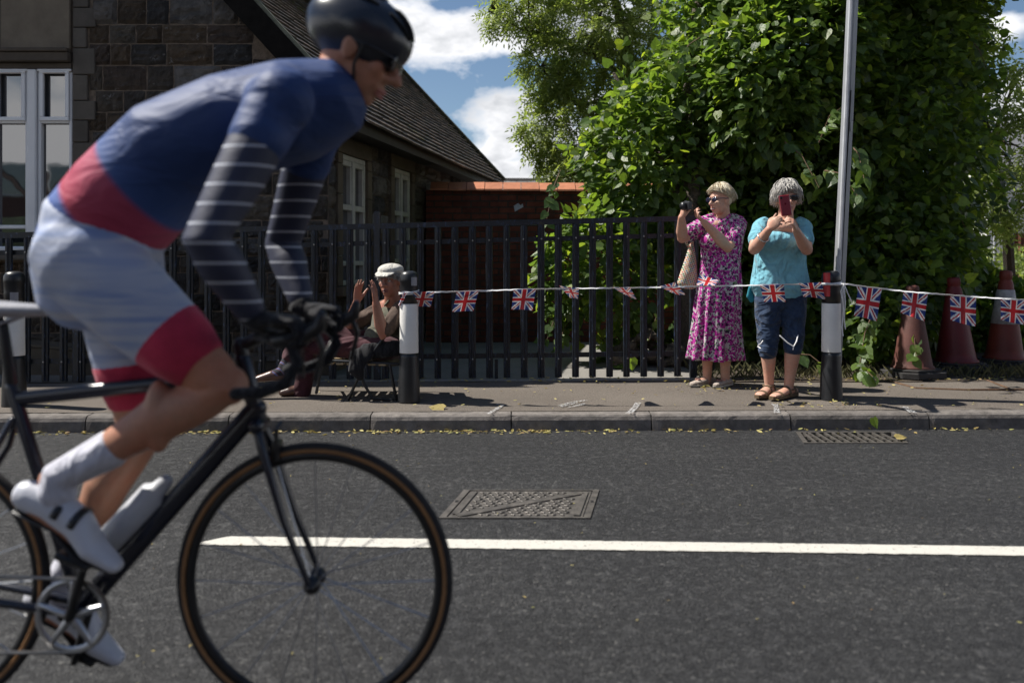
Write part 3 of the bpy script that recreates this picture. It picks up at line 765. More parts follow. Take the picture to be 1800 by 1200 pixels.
# ------------------------------------------------------------ houses across the road (some seen in the window glass, some added to block sky light)
def gabled(name, x, y, w, h, rh, c, label):
    t = thing(name, (x, y, 0), label, 'house')
    mb = MB(); pts = [V((x-w/2, y, 0)), V((x+w/2, y, 0)), V((x+w/2, y, h)), V((x, y, h+rh)), V((x-w/2, y, h))]; mb.prism(pts, (0, -8, 0)); mb.build('wall', mat(name+'_brick', c, .9, .3, 8), t)
    r = MB()
    for sx in (-1, 1): r.prism([V((x+sx*(w/2+.3), y+.3, h-.3*2*rh/w)), V((x, y+.3, h+rh)), V((x, y-8.2, h+rh)), V((x+sx*(w/2+.3), y-8.2, h-.3*2*rh/w))], (0, 0, .12))
    r.build('roof', mat(name+'_tiles', (.09, .06, .05), .85), t)
    for dx in (-w*.25, w*.25):
        for z in (1.6, 4.1):
            f = MB(); f.box((x+dx, y+.02, z), (1.3, .08, 1.3)); wi = f.build('window', M_UPVC, t); g = MB(); g.box((x+dx, y+.065, z), (1.14, .02, 1.14)); g.build('pane', M_GLASS, wi)
gabled('brick_house', -19.6, -17, 3.7, 3.0, 1.75, (.16, .07, .05), 'brick house with a steep gable across the road, mirrored in the left window')
gabled('brick_villa', -16.0, -17, 3.4, 3.2, 1.6, (.13, .08, .06), 'brown brick villa across the road with a steep gable, mirrored in the right window panes')
mb = MB(); n = 60; vs = []; fs = []
for i in range(n+1):
    x = -34+i*.55; hh = 2.5+.35*MN.noise(V((x*.9, 0, 0)))+.2*MN.noise(V((x*3, 0, 0)))
    for (dy, z) in ((0, 0), (.1, hh*.8), (-.35, hh), (-.9, hh*.95), (-1.2, 0)): vs.append((x, -14+dy+.1*MN.noise(V((x*2, z, 1))), z))
for i in range(n):
    for j in range(4): fs.append((i*5+j, (i+1)*5+j, (i+1)*5+j+1, i*5+j+1))
mb.add(vs, fs); tag(mb.build('hedge', mat('hedge_green', (.03, .05, .02), .9, .6, 6, 1, 20, .1), loc=(-17, -14, 0)), 'clipped green hedge across the road, mirrored low in the left window', 'hedge')

for k, (x, w) in enumerate(((1.5, 8.6), (10.6, 8.8), (19.8, 8.6))):  # unseen houses added behind the camera to cut low sky light
    gabled('sky_block_house', x, -10.5, w, 5.4, 3.4, (.15, .07, .05), ('unseen brick house with the steepest gable, added behind the photographer to block sky light', 'unseen brick house added to block sky light, middle one of the three across the road', 'unseen brick house added to block sky light at the far right end across the road')[k])
# ------------------------------------------------------------ railings
def m_blackmetal():
    n = NB('chipped_black_paint')
    f = n.noise(45, 6, .75, vec=n.mapping((1, 1, .35)))
    c = n.ramp(f, [(.0, (.010, .012, .016)), (.56, (.012, .015, .020)), (.62, (.03, .06, .13)), (.66, (.10, .085, .07)), (.8, (.16, .15, .13))])
    c = n.mix(n.ramp(n.noise(6, 5, .7), [(.62, (0,)*3), (.72, (1,)*3)]), c, (.07, .06, .03))
    return n.fin(c, .42, n.bump(n.noise(120, 5), .3, .003), spec=.5)
M_RAIL = m_blackmetal()
M_BOLT = mat('bolt_steel', (.35, .34, .32), .4, metal=.8)
FX0, FX1 = -5.0, 1.60
def fy(x): return 7.03+.055*(x+4.2) if x > -4.2 else 7.03
def ftop(x): return 1.335+.027*(x+4.2)
fence = thing('railing_fence', (-1.5, 7.1, PZ), 'black painted iron railings with flat vertical bars along the back of the pavement', 'railings')
def fence_build():
    mb = MB()
    def rail(mb, z0f, h, d, dy=0):
        n = 12
        for i in range(n):
            a = FX0+(FX1-FX0)*i/n; b = FX0+(FX1-FX0)*(i+1)/n
            q = [V((a, fy(a)-d/2+dy, z0f(a))), V((b, fy(b)-d/2+dy, z0f(b))), V((b, fy(b)-d/2+dy, z0f(b)+h)), V((a, fy(a)-d/2+dy, z0f(a)+h))]
            mb.add(q+[v+V((0, d, 0)) for v in q], [(3, 2, 1, 0)[::-1], (4, 7, 6, 5), (0, 4, 5, 1), (2, 6, 7, 3)]+([(0, 3, 7, 4)] if i == 0 else [])+([(1, 5, 6, 2)] if i == n-1 else []))
    t = MB(); rail(t, lambda x: ftop(x)-.035, .045, .05); t.build('top_rail', M_RAIL, fence)
    t = MB(); rail(t, lambda x: ftop(x)-.175, .040, .012, .018); t.build('upper_rail', M_RAIL, fence)
    t = MB(); rail(t, lambda x: .262+.006*(x+4), .042, .012, .018); t.build('lower_rail', M_RAIL, fence)
    # posts
    for px, top in ((135, .10), (663, .10), (1218, .0)):
        x = (px-900)/FPX*fy((px-900)/FPX*7.1); p = MB(); z1 = ftop(x)+.01+top
        p.bevbox((x, fy(x)+.0, (PZ-.05+z1)/2), (.055, .055, z1-PZ+.05), .006); p.build('post', M_RAIL, fence)
    # one bar of folded section, then copies
    b = MB(); w = .060; H = 1.0
    prof = [(-w/2, .010), (-w/2+.004, -.004), (-.010, -.006), (-.004, -.024), (.004, -.024), (.010, -.006), (w/2-.004, -.004), (w/2, .010)]
    vs = []
    for z in (0, 1):
        for x, y in prof: vs.append((x, y, z))
        for x, y in prof[::-1]: vs.append((x*.97, y+.005, z))
    n = len(prof)*2
    b.add(vs, [(i, (i+1) % n, n+(i+1) % n, n+i) for i in range(n)]+[tuple(range(n)), tuple(range(n, 2*n))[::-1]])
    b0 = b.build('bar', M_RAIL, fence, smooth=False)
    k = MB(); k.ell((0, 0, 0), (.008, .006, .008), seg=8, ring=6); k0 = k.build('bolt', M_BOLT, b0)
    posts = [(px-900)/FPX*7.1 for px in (135, 663, 1218)]
    x = (47-900)/FPX*7.03-.147*2; first = True; rnd = random.Random(3)
    while x < FX1-.03:
        if min(abs(x-q) for q in posts) > .035:
            o = b0 if first else b0.copy()
            if not first: col.objects.link(o); o.parent = fence; ORI[o] = ORI[fence]
            zb = PZ+.012; H = ftop(x)-.034-zb
            o.location = V((x, fy(x)-.012, zb))-ORI[fence]; o.scale = (rnd.uniform(.95, 1.05), 1, H); o.rotation_euler = (0, rnd.uniform(-.004, .004), rnd.uniform(-.12, .12))
            for zz in (ftop(x)-.155, .283):
                kk = k0 if first and zz > 1 else k0.copy()
                if kk is not k0: col.objects.link(kk); kk.parent = o
                kk.location = (0, -.026, (zz-zb)/H); kk.scale = (1, 1, 1/H)
            first = False
        x += .1465
    for px in (457, 872, 1043):
        x = (px-900)/FPX*7.15; s = MB(); s.bevbox((x, fy(x)+.02, .19), (.028, .02, .17), .003); s.build('foot', M_RAIL, fence)
# bars and bolts are modelled at the origin and placed by their own location
_o = MB.build
def _build(s, name, mat_, parent=None, **k):
    if name in ('bar', 'bolt') and parent is not None:
        keep = ORI[parent]; ORI[parent] = V((0, 0, 0)); r = _o(s, name, mat_, parent, **k); ORI[parent] = keep; return r
    return _o(s, name, mat_, parent, **k)
MB.build = _build; fence_build(); MB.build = _o

# ------------------------------------------------------------ striped bollards
M_BLK = mat('bollard_black', (.014, .015, .017), .38, .3, 9, .12, 90, .003, spec=.5)
def m_bwhite():
    n = NB('bollard_white'); c = n.ramp(n.noise(5, 5, .6), [(.3, (.66, .65, .62)), (.7, (.78, .77, .74))])
    sp = n.ramp(n.noise(38, 5, .8), [(.66, (0,)*3), (.72, (1,)*3)])
    c = n.mix(sp, c, (.09, .075, .05)); return n.fin(c, .6, n.bump(n.noise(60, 4), .2, .003))
M_BWH = m_bwhite(); M_REDR = mat('red_reflector', (.42, .012, .02), .3, .15, 90, .3, 300, .001); M_GRR = mat('grey_reflector', (.25, .25, .27), .3, .1, 90)
def bollard(px, py, D, label, refl):
    c = P(px, py, D); c.z = PZ-.01
    t = thing('bollard', c, label, 'bollard', 'black and white street bollards')
    lo = MB(); lo.lathe([(.080, 0), (.079, .02), (.076, .15), (.070, .26), (.066, .33), (.065, .358)], c, 36); lo.build('base', M_BLK, t, smooth=False, bevel=None)
    wh = MB(); wh.lathe([(.067, .36), (.0675, .362), (.066, .52), (.0655, .708), (.065, .71)], c, 36); wh.build('white_band', M_BWH, t)
    up = MB(); up.lathe([(.064, .712), (.064, .80), (.064, .86), (.067, .865), (.068, .885), (.064, .915), (.052, .935), (.03, .943), (0, .945)], c, 36); up.build('cap', M_BLK, t)
    for o in t.children:
        o.data.polygons.foreach_set('use_smooth', [True]*len(o.data.polygons))
    if refl:
        m, a0, z0, z1 = refl; r = MB(); vs = []; n = 8
        for i in range(n+1):
            th = R(a0-22+44*i/n)
            for z in (z0, z1): vs.append(c+V((.0665*math.sin(th), -.0665*math.cos(th), z)))
        r.add(vs, [(2*i, 2*i+2, 2*i+3, 2*i+1) for i in range(n)]); r.build('reflector', m, t, solid=.003)
    return t
bollard(25, 714, 5.93, 'black and white bollard at the left edge with nothing tied to it', (M_GRR, 30, .70, .80))
bollard(719, 706, 6.10, 'black and white bollard with the left end of the flag bunting tied round it', (M_GRR, 42, .84, .90))
bollard(1461, 703, 6.17, 'black and white bollard with a red reflector beside the leaning lamp post', (M_REDR, -48, .76, .93))

# ------------------------------------------------------------ lamp post
def m_post():
    n = NB('galvanised_grey'); c = n.ramp(n.noise(8, 6, .6, vec=n.mapping((1, 1, .25))), [(.3, (.25, .26, .27)), (.7, (.36, .37, .38))])
    c = n.mix(n.ramp(n.noise(30, 5, .8), [(.68, (0,)*3), (.74, (1,)*3)]), c, (.12, .06, .04)); return n.fin(c, .5, n.bump(n.noise(90, 4), .15, .003), metal=.25)
lb = P(1468, 703, 6.36); lb.z = PZ
post = thing('lamp_post', lb, 'grey steel lamp post leaning slightly right behind the bollard with the red reflector', 'lamp post')
ltop = P(1513, -330, 6.36)
mb = MB(); mb.tube([lb+V((-.012, 0, -.05)), lb+(ltop-lb)*.5, ltop], [.046, .045, .042], 8); mb.build('pole', m_post(), post)
mb = MB(); d = V((-.028, -.046, 0)); mb.tube([lb+d+V((0, 0, .1)), lb+(ltop-lb)*.5+d, ltop+d*.9], [.017, .017, .016], 8); mb.build('conduit', mat('conduit_plastic', (.42, .43, .45), .45, .15), post)
mb = MB(); mb.tube([lb+V((-.002, -.052, .5)), lb+(ltop-lb)*.52+V((-.002, -.052, 0))], .005, 6); mb.build('cable', mat('cable_black', (.01, .01, .01), .5), post)
mb = MB(); q = lb+(ltop-lb)*.46+V((.016, -.045, 0)); mb.box(q, (.016, .004, .07)); mb.build('label_plate', mat('plate_white', (.45, .45, .43), .5), post)
# lantern above the frame
mb = MB(); mb.tube([ltop, ltop+V((.02, -.3, .12)), ltop+V((.02, -.9, .18))], .025, 8); mb.ell(ltop+V((.02, -1.05, .16)), (.12, .28, .06)); mb.build('lantern', M_BLK, post)

# ------------------------------------------------------------ bunting
RED, WHT, BLU = (.50, .022, .03), (.78, .77, .76), (.022, .05, .22)
def jack(u, v):
    """union flag, u along the fly 0..1, v downwards 0..1"""
    x = u-.5; y = v-.5; W, H = .21, .20
    X, Y = x*W, y*H
    if abs(X) < .0175 or abs(Y) < .0155: return RED
    if abs(X) < .029 or abs(Y) < .026: return WHT
    L = math.hypot(W, H)
    d1 = (X*H-Y*W)/L; d2 = (X*H+Y*W)/L
    same = X*Y > 0
    d = d1 if same else d2
    if abs(d) < .0165:
        if X < 0: off = d if same else -d
        else: off = -d if same else d
        if -.0020 < -off*(1 if Y != 0 else 1) < .0075: return RED
        return WHT
    return BLU
def m_flag():
    n = NB('flag_plastic'); a = n.N('ShaderNodeAttribute', attribute_name='tint')
    nb = n.bump(n.noise(28, 3, .5, dist=2), .5, .012)
    return n.fin(a.outputs['Color'], .38, nb, spec=.4, trans=(a.outputs['Color'], .14))
M_FLAG = m_flag(); M_TAPE = mat('white_tape', (.72, .72, .72), .5, .05, 30, .1)
bun = thing('bunting', P(719, 512, 6.03), 'string of union flag bunting tied between two bollards and on past the right edge', 'bunting')
def sd(px): return np.interp(px, [703, 1452, 1480, 1900], [6.03, 6.10, 6.08, 5.55])
SPX = [690, 743, 820, 920, 1010, 1100, 1200, 1300, 1400, 1452, 1482, 1530, 1600, 1690, 1780, 1900]
SPY = [513, 514, 512, 508.5, 507, 506, 504, 502, 499.5, 498, 498.5, 505, 513, 520, 526, 533]
def syy(px): return float(np.interp(px, SPX, SPY))
mb = MB(); pts = []
for k in range(0, 151):
    px = 706+(1900-706)*k/150; D = float(sd(px)); pts.append(P(px, syy(px), D)+V((0, 0, .0015*math.sin(k*2.3))))
vs = []; fs = []
for i, p in enumerate(pts):
    a = .9*math.sin(i*.35); h = V((0, math.sin(a), math.cos(a)))*.0055; vs += [p-h, p+h]
mb.add(vs, [(2*i, 2*i+2, 2*i+3, 2*i+1) for i in range(len(pts)-1)])
for cx, cy, D0, r in ((719, 514, 6.10, .071), (1461, 498, 6.17, .071)):
    c = P(cx, cy, D0)
    for dz, ph in ((0, 0), (.008, 1), (-.006, 2.2)):
        ring = [c+V((r*math.cos(2*math.pi*k/24), r*math.sin(2*math.pi*k/24), dz+.01*math.sin(2*math.pi*k/24+ph))) for k in range(24)]; mb.tube(ring, .0035, 5, closed=True)
for pl in ([(1484, 499), (1481, 520), (1483, 545), (1480, 575), (1482, 590)], [(1484, 499), (1490, 515), (1497, 530)], [(1484, 499), (1478, 512), (1480, 524)], [(1506, 502), (1509, 512), (1507, 528)], [(1484, 499), (1486, 530), (1484, 560), (1486, 578)]):
    mb.tube([P(a, b, 6.07) for a, b in pl], .003, 5)
mb.build('string', M_TAPE, bun, solid=.001)
def flag(c4, depth=0, fold=0, seed=0, size=(.185, .205), amp=.010):
    """c4: top-left, top-right, bottom-right, bottom-left in photo columns/rows; wind lifts the lower edge by depth"""
    mb = MB(); nu, nv = 44, 40; vs = []; D = float(sd(c4[0][0]))-.012
    def pt(u, v):
        tl, tr, br, bl = c4
        px = (tl[0]*(1-u)+tr[0]*u)*(1-v)+(bl[0]*(1-u)+br[0]*u)*v; py = (tl[1]*(1-u)+tr[1]*u)*(1-v)+(bl[1]*(1-u)+br[1]*u)*v
        w = amp*v*(math.sin(u*5.5+seed*1.7+v*2)+.5*math.sin(u*11+seed))
        f = fold*math.sin(math.pi*u)*v
        p = P(px, py, D+depth*v+w+f)
        p.z += -.018*v*math.sin(math.pi*u+seed)*(.5 if fold else .25)
        return p
    for j in range(nv+1):
        for i in range(nu+1): vs.append(pt(i/nu, j/nv))
    n = len(mb.v); mb.v += [tuple(x) for x in vs]; mb.has = True
    for j in range(nv):
        for i in range(nu):
            k = j*(nu+1)+i; mb.f.append((k, k+nu+1, k+nu+2, k+1)); mb.c.append(jack((i+.5)/nu, (j+.5)/nv))
    return mb.build('flag', M_FLAG, bun, smooth=True)
FL = [
 ([(727, 513), (764, 513), (757, 541), (721, 534)], .08, .03, 1), ([(803, 513), (841, 512), (832, 548), (795, 547)], .03, 0, 2), ([(903, 509), (942, 508), (936, 546), (899, 544)], .03, 0, 3),
 ([(983, 502), (1018, 507), (1016, 524), (1003, 526)], .14, .05, 4), ([(1076, 505), (1108, 506), (1119, 524), (1098, 520)], .14, .05, 5), ([(1159, 503), (1186, 496), (1205, 517), (1178, 514)], .13, .05, 6),
 ([(1224, 501), (1256, 502), (1264, 494), (1230, 478)], .14, .03, 7), ([(1336, 502), (1378, 500), (1381, 533), (1343, 528)], .06, .05, 8), ([(1405, 498), (1444, 496), (1451, 527), (1412, 521)], .05, 0, 9),
 ([(1509, 504), (1550, 508), (1541, 564), (1501, 556)], 0, 0, 10), ([(1588, 513), (1631, 517), (1625, 563), (1583, 551)], 0, 0, 11), ([(1670, 521), (1716, 522), (1715, 573), (1671, 563)], 0, 0, 12), ([(1759, 525), (1806, 527), (1800, 571), (1759, 561)], .02, 0, 13),
 ([(1860, 531), (1904, 533), (1898, 580), (1856, 575)], .0, 0, 14), ([(708, 515), (716, 514), (706, 540), (700, 536)], .05, .0, 15)]
for c4, d, f, s in FL: flag(c4, d, f, s, amp=.014)

# ------------------------------------------------------------ traffic cones
M_CRED = mat('cone_orange_red', (.15, .025, .013), .6, .3, 6, .2, 60)
M_CBR = mat('cone_shade_brown', (.085, .026, .018), .7, .3, 6, .2, 60)  # cone colours are darkened to carry part of the deep shade
M_CRD = mat('cone_red', (.12, .008, .009), .55, .25, 6, .2, 60)
M_RUB = mat('cone_rubber', (.03, .028, .028), .9, .4, 12, .4, 60, .005)
M_SLEEVE = mat('reflective_sleeve', (.33, .32, .31), .5, .3, 25, .5, 160, .003)
def cone(px, pyb, D, h, r, m, sleeve, label, yaw, tilt=0):
    c = P(px, pyb, D); t = thing('traffic_cone', (c.x, c.y, PZ+.01), label, 'traffic cone', 'traffic cones by the hedge')
    c = V((c.x, c.y, PZ+.01)); rot = Matrix.Rotation(yaw, 3, 'Z')
    b = MB(); s = r*1.45; oct_ = [(s, s*.6), (s*.6, s), (-s*.6, s), (-s, s*.6), (-s, -s*.6), (-s*.6, -s), (s*.6, -s), (s, -s*.6)]
    b.prism([c+rot @ V((x, y, 0)) for x, y in oct_], (0, 0, .055)); b.prism([c+rot @ V((x*.86, y*.86, .055)) for x, y in oct_], (0, 0, .02)); b.build('base', M_RUB, t, bevel=.008)
    tm = Matrix.Rotation(tilt, 3, 'Y')
    body = MB(); body.lathe([(r*1.12, .072), (r*1.08, .09), (r, .10), (r*.93, .16), (r*.37, h*.86), (r*.33, h*.87), (r*.30, h*.89), (r*.34, h*.90), (r*.33, h*.96), (r*.28, h*.975), (r*.17, h*.98), (r*.15, h*.93)], c, 28, tm)
    body.build('body', m, t, smooth=True)
    if sleeve:
        z0, z1 = sleeve; rr = lambda z: (r*.93+(r*.37-r*.93)*(z-.16)/(h*.86-.16))+.004; s = MB()
        s.lathe([(rr(z0)-.003, z0), (rr(z0), z0+.002), (rr(z1), z1-.002), (rr(z1)-.003, z1)], c, 28, tm); s.build('sleeve', M_SLEEVE, t, smooth=True)
cone(1604, 656, 7.35, .80, .16, M_CBR, None, 'brownish cone with its colour darkened for shade, half hidden by lime leaves, nearest to the lamp post', .3)
cone(1681, 645, 7.80, .86, .17, M_CRD, None, 'plain red traffic cone standing between two others in deep shade', .1, -.03)
cone(1765, 636, 8.05, .92, .165, M_CRED, (.40, .72), 'orange traffic cone with a grey reflective sleeve at the right edge', .5, .02)
# ------------------------------------------------------------ foliage
def m_leaf(name, cols, tr, trw=.4, rough=.42, bs=60):
    n = NB(name); g = n.N('ShaderNodeNewGeometry')
    c = n.ramp(g.outputs['Random Per Island'], [(i/(len(cols)-1), q) for i, q in enumerate(cols)])
    c = n.mix(1, c, n.ramp(n.noise(40, 4), [(.3, (.8, .8, .8)), (.7, (1.2, 1.2, 1.2))]), 'MULTIPLY')
    t = n.mix(1, c, tr, 'MULTIPLY')
    return n.fin(c, rough, n.bump(n.noise(bs, 3), .35, .01), spec=.45, trans=(t, trw))
M_LIME = m_leaf('lime_leaf', [(.038, .068, .022), (.056, .098, .028), (.076, .128, .030), (.105, .165, .032), (.058, .094, .032), (.18, .235, .036)], (3.1, 3.0, 1.1), .42)
M_ASH = m_leaf('ash_leaf', [(.13, .175, .06), (.17, .215, .07), (.20, .24, .09), (.15, .20, .065)], (2.2, 2.2, 1.1), .52)
M_BARK = mat('bark', (.075, .06, .045), .95, .5, 9, 1, 40, .03)
def leafmesh(name, P0, T, Nn, size, parent, material, lance=False):
    """P0 stalk point, T tip direction, Nn leaf normal, all (n,3)"""
    n = len(P0); T = T/np.linalg.norm(T, axis=1)[:, None]
    Nn = Nn-T*(Nn*T).sum(1)[:, None]; Nn /= np.linalg.norm(Nn, axis=1)[:, None]+1e-9
    S = np.cross(T, Nn)
    if lance: outl = [(0, 0, 0), (.16, .3, .02), (.13, .7, .02), (0, 1, -.06), (-.13, .7, .02), (-.16, .3, .02)]; faces = [(0, 1, 2, 3), (0, 3, 4, 5)]
    else: outl = [(0, 0, 0), (.26, -.10, .05), (.47, .16, .09), (.42, .52, .06), (.16, .86, -.02), (0, 1.08, -.12), (-.16, .86, -.02), (-.42, .52, .06), (-.47, .16, .09), (-.26, -.10, .05), (0, .5, -.04)]; faces = [(0, 1, 2, 10), (10, 2, 3, 4), (10, 4, 5), (0, 10, 8, 9), (10, 6, 7, 8), (10, 5, 6)]
    k = len(outl); V3 = np.zeros((n, k, 3)); jit = RNG.uniform(.85, 1.15, (n, 1))
    curl = RNG.uniform(-.6, 1.6, (n, 1))
    for i, (a, b, c) in enumerate(outl): V3[:, i, :] = P0+size[:, None]*(S*a*jit+T*b+Nn*(c*curl))
    vs = V3.reshape(-1, 3)-np.array(ORI[parent]) if parent is not None else V3.reshape(-1, 3)
    me = bpy.data.meshes.new(name); nf = len(faces); lens = [len(f) for f in faces]
    tot = sum(lens); flat = np.concatenate([np.array(f) for f in faces]); loops = (flat[None, :]+(np.arange(n)*k)[:, None]).ravel()
    starts = np.concatenate([[0], np.cumsum(lens)[:-1]]); ls = (starts[None, :]+(np.arange(n)*tot)[:, None]).ravel()
    me.vertices.add(n*k); me.vertices.foreach_set('co', vs.ravel())
    me.loops.add(n*tot); me.loops.foreach_set('vertex_index', loops.astype(np.int32))
    me.polygons.add(n*nf); me.polygons.foreach_set('loop_start', ls.astype(np.int32))
    me.update(calc_edges=True); me.validate(); me.materials.append(material)
    me.polygons.foreach_set('use_smooth', [False]*len(me.polygons))
    o = bpy.data.objects.new(name, me); col.objects.link(o)
    if parent is not None: o.parent = parent
    return o
def crown(ells, n, shell, droop, rmin, rmax, cut=None):
    """points in the outer shell of a union of ellipsoids, clumped, with their outward directions"""
    w = np.array([e[1][0]*e[1][2]+e[1][0]*e[1][1]+e[1][1]*e[1][2] for e in ells]); w = w/w.sum(); out = []; outn = []
    got = 0
    while got < n:
        m = 20000; k = RNG.choice(len(ells), m, p=w); C = np.array([ells[i][0] for i in k]); Rr = np.array([ells[i][1] for i in k])
        d = RNG.normal(size=(m, 3)); d /= np.linalg.norm(d, axis=1)[:, None]
        r = 1-np.abs(RNG.normal(0, shell, m)); lump = .15*np.sin(d[:, 0]*9+k)*np.cos(d[:, 2]*8+k*2)+.08*np.sin(d[:, 1]*17+d[:, 2]*13)
        p = C+d*Rr*(r+lump)[:, None]
        keep = r > 0
        for i, e in enumerate(ells):         # drop points deep inside another lobe
            q = (((p-np.array(e[0]))/np.array(e[1]))**2).sum(1); keep &= (q > .45) | (k == i)
        if cut is not None: keep &= cut(p)
        nn = d/Rr; nn /= np.linalg.norm(nn, axis=1)[:, None]
        out.append(p[keep]); outn.append(nn[keep]); got += keep.sum()
    return np.concatenate(out)[:n], np.concatenate(outn)[:n]
def E(px, py, D, rx, ry, rz): p = P(px, py, D); return ((p.x, p.y, p.z), (rx, ry, rz))
M_SHOOT = mat('shoot_bark', (.12, .07, .04), .8)
def lime():
    b = P(1212, 660, 8.15); base = V((b.x, b.y, PZ))
    t = thing('lime_tree', base, 'dense lime tree with big heart-shaped leaves, sunlit left, dark right, overhanging the pavement', 'tree')
    ells = [E(1370, 90, 9.0, 1.25, 1.1, 1.4), E(1135, 300, 8.7, .72, .7, .85), E(1045, 480, 8.3, .58, .45, .68), E(1560, 230, 9.0, 1.05, 1.1, 1.9), E(1565, 470, 8.5, .80, .7, .85),
            E(1340, 400, 8.8, 1.15, .6, 1.3), E(1400, -160, 9.3, 1.3, 1.3, 1.3), E(1590, -60, 9.1, .95, 1.0, 1.4), E(1390, 560, 8.4, .8, .45, .55), E(1225, 190, 8.8, .72, .7, .8), E(1440, 180, 8.4, .6, .5, 1.2), E(1345, 150, 8.05, .62, .48, .75), E(1440, 60, 8.1, .6, .5, .7), E(1540, 570, 7.72, .34, .28, .46)]
    def cut(p):
        zg = p[:, 2] > PZ+.08; px = 900+1500*p[:, 0]/p[:, 1]; py = HZ-(p[:, 2]-CAMZ)/p[:, 1]*1500
        front = np.where(p[:, 0] < 1.62, p[:, 1] > 7.45, p[:, 1] > 7.25)
        hole = (p[:, 2] < .55) & (p[:, 0] < 1.55)
        return zg & front & ~(hole & (RNG.random(len(p)) < .8))
    pts, nn = crown(ells, 46000, .24, 0, 0, 0, cut)
    # individual shoots hanging out of the mass
    T = nn*RNG.uniform(.3, 1.1, (len(pts), 1))+np.array([0, 0, -1.0])*RNG.uniform(-.1, .8, (len(pts), 1))+RNG.normal(0, .45, pts.shape)
    N_ = nn*.35+np.array([-.1, -.1, .85])+RNG.normal(0, .42, pts.shape)
    size = RNG.uniform(.045, .115, len(pts))
    o = leafmesh('crown', pts, T, N_, size, t, M_LIME)
    # unseen high crown above the picture, shaped to shade the right half
    ph, nh = crown([((3.3, 8.9, 6.1), (1.4, 1.6, 1.1)), ((4.1, 8.8, 6.7), (1.5, 1.6, 1.2)), ((4.6, 8.9, 5.4), (1.3, 1.5, 1.5)), ((3.4, 8.4, 4.9), (1.1, 1.0, .9)), ((3.1, 8.0, 5.1), (.8, .75, .7)), ((3.7, 7.9, 4.9), (1.2, .75, .8)), ((4.9, 8.3, 4.6), (1.0, 1.0, 1.0)), ((3.9, 8.0, 6.2), (1.4, .9, 1.0)), ((3.5, 7.8, 5.5), (1.2, .6, .8))], 38000, .22, 0, 0, 0, lambda p: p[:, 2] > 4.0)
    leafmesh('upper_shade_crown', ph, nh*.4+np.array([0, 0, -.8])+RNG.normal(0, .35, ph.shape), nh*.6+np.array([0, 0, .8])+RNG.normal(0, .4, ph.shape), RNG.uniform(.10, .16, len(ph)), t, M_LIME)
    # shoots in front, with stems
    st = MB(); P2 = []; T2 = []; N2 = []; S2 = []
    shoots = [((1450, 300), (1508, 345), 6.75), ((1440, 250), (1478, 190), 6.8), ((1500, 260), (1520, 320), 6.7), ((1600, 560), (1612, 640), 7.1), 
              ((1530, 560), (1510, 645), 7.05), ((1240, 60), (1180, 130), 7.6), ((1380, 250), (1440, 330), 7.3), ((1700, 60), (1745, 150), 8.0), ((1650, 330), (1720, 450), 8), ((1180, 500), (1140, 600), 7.7),
              ((985, 300), (960, 390), 8.1), ((1010, 560), (975, 620), 8.0), ((1050, 590), (1080, 640), 7.9), ((1000, 420), (955, 470), 8), ((1000, 520), (960, 600), 8), ((1380, 620), (1470, 660), 7.3), ((1500, 690-30), (1540, 668), 6.8)]
    for (a, b_, D) in shoots:
        A = P(*a, D+.35); B = P(*b_, D); mid = (A+B)/2+V((0, 0, .08)); path = [A, mid, B]; sb = MB(); sb.tube(path, [.006, .004, .002], 5); sb.build('shoot', M_SHOOT, t)
        m = 9
        for i in range(m):
            u = (i+.7)/m; q = A*(1-u)**2+mid*2*u*(1-u)+B*u*u
            for s in (1, -1):
                if random.random() < .3: continue
                P2.append(q+V((random.uniform(-.03, .03), random.uniform(-.03, .02), random.uniform(-.02, .02)))); dd = (B-A).normalized(); sd_ = V((dd.z, 0, -dd.x))*s
                T2.append(sd_*.8+dd*.4+V((0, -.2, -.6))+V((random.gauss(0, .3), random.gauss(0, .3), random.gauss(0, .3)))); N2.append(V((random.gauss(0, .4)-.1, -.6+random.gauss(0, .4), .8))); S2.append(random.uniform(.06, .12))
    leafmesh('shoot_leaves', np.array(P2), np.array(T2), np.array(N2), np.array(S2), t, M_LIME)
    tr = MB()
    def limb(pts, r): tr.tube(pts, r, 12)
    limb([base+V((0, 0, -.1)), base+V((.01, 0, .25)), base+V((-.02, .02, .8)), base+V((.05, .15, 1.6)), base+V((.1, .5, 2.6)), base+V((.3, 1.0, 3.8))], [.15, .12, .10, .09, .08, .05])
    limb([base+V((.03, .1, 1.4)), base+V((.6, .6, 2.2)), base+V((1.3, 1.0, 3.2))], [.06, .05, .03]); limb([base+V((0, .1, 1.5)), base+V((-.3, .7, 2.3)), base+V((-.6, 1, 3))], [.05, .04, .02])
    limb([base+V((1.6, .8, -.1)), base+V((1.6, .9, 1.2)), base+V((1.9, 1.2, 3))], [.10, .09, .05])
    for i in range(26):
        a = base+V((random.uniform(-.3, 2.2), random.uniform(.4, 1.2), random.uniform(.6, 2.6))); limb([a, a+V((random.uniform(-.3, .3), -random.uniform(.1, .4), random.uniform(.1, .5))), a+V((random.uniform(-.6, .6), -random.uniform(.2, .6), random.uniform(.2, .6)))], [.015, .010, .004])
    tr.build('trunk', M_BARK, t)
    # twiggy inner mass: dark dead leaves and suckers that close the view through the crown
    ins = [E(1330, 250, 9.9, 1.6, .5, 2.0), E(1500, 400, 9.5, 1.25, .5, 1.3), E(1250, 450, 9.4, .8, .4, .9), E(1560, 150, 10, 1.1, .5, 2)]
    p3, n3 = crown(ins, 9000, .5, 0, 0, 0, lambda p: (p[:, 2] > .2))
    leafmesh('inner_leaves', p3, RNG.normal(0, 1, p3.shape)+[0, 0, -.6], RNG.normal(0, 1, p3.shape)+[0, 0, .4], RNG.uniform(.09, .15, len(p3)), t, M_LIME)
lime()
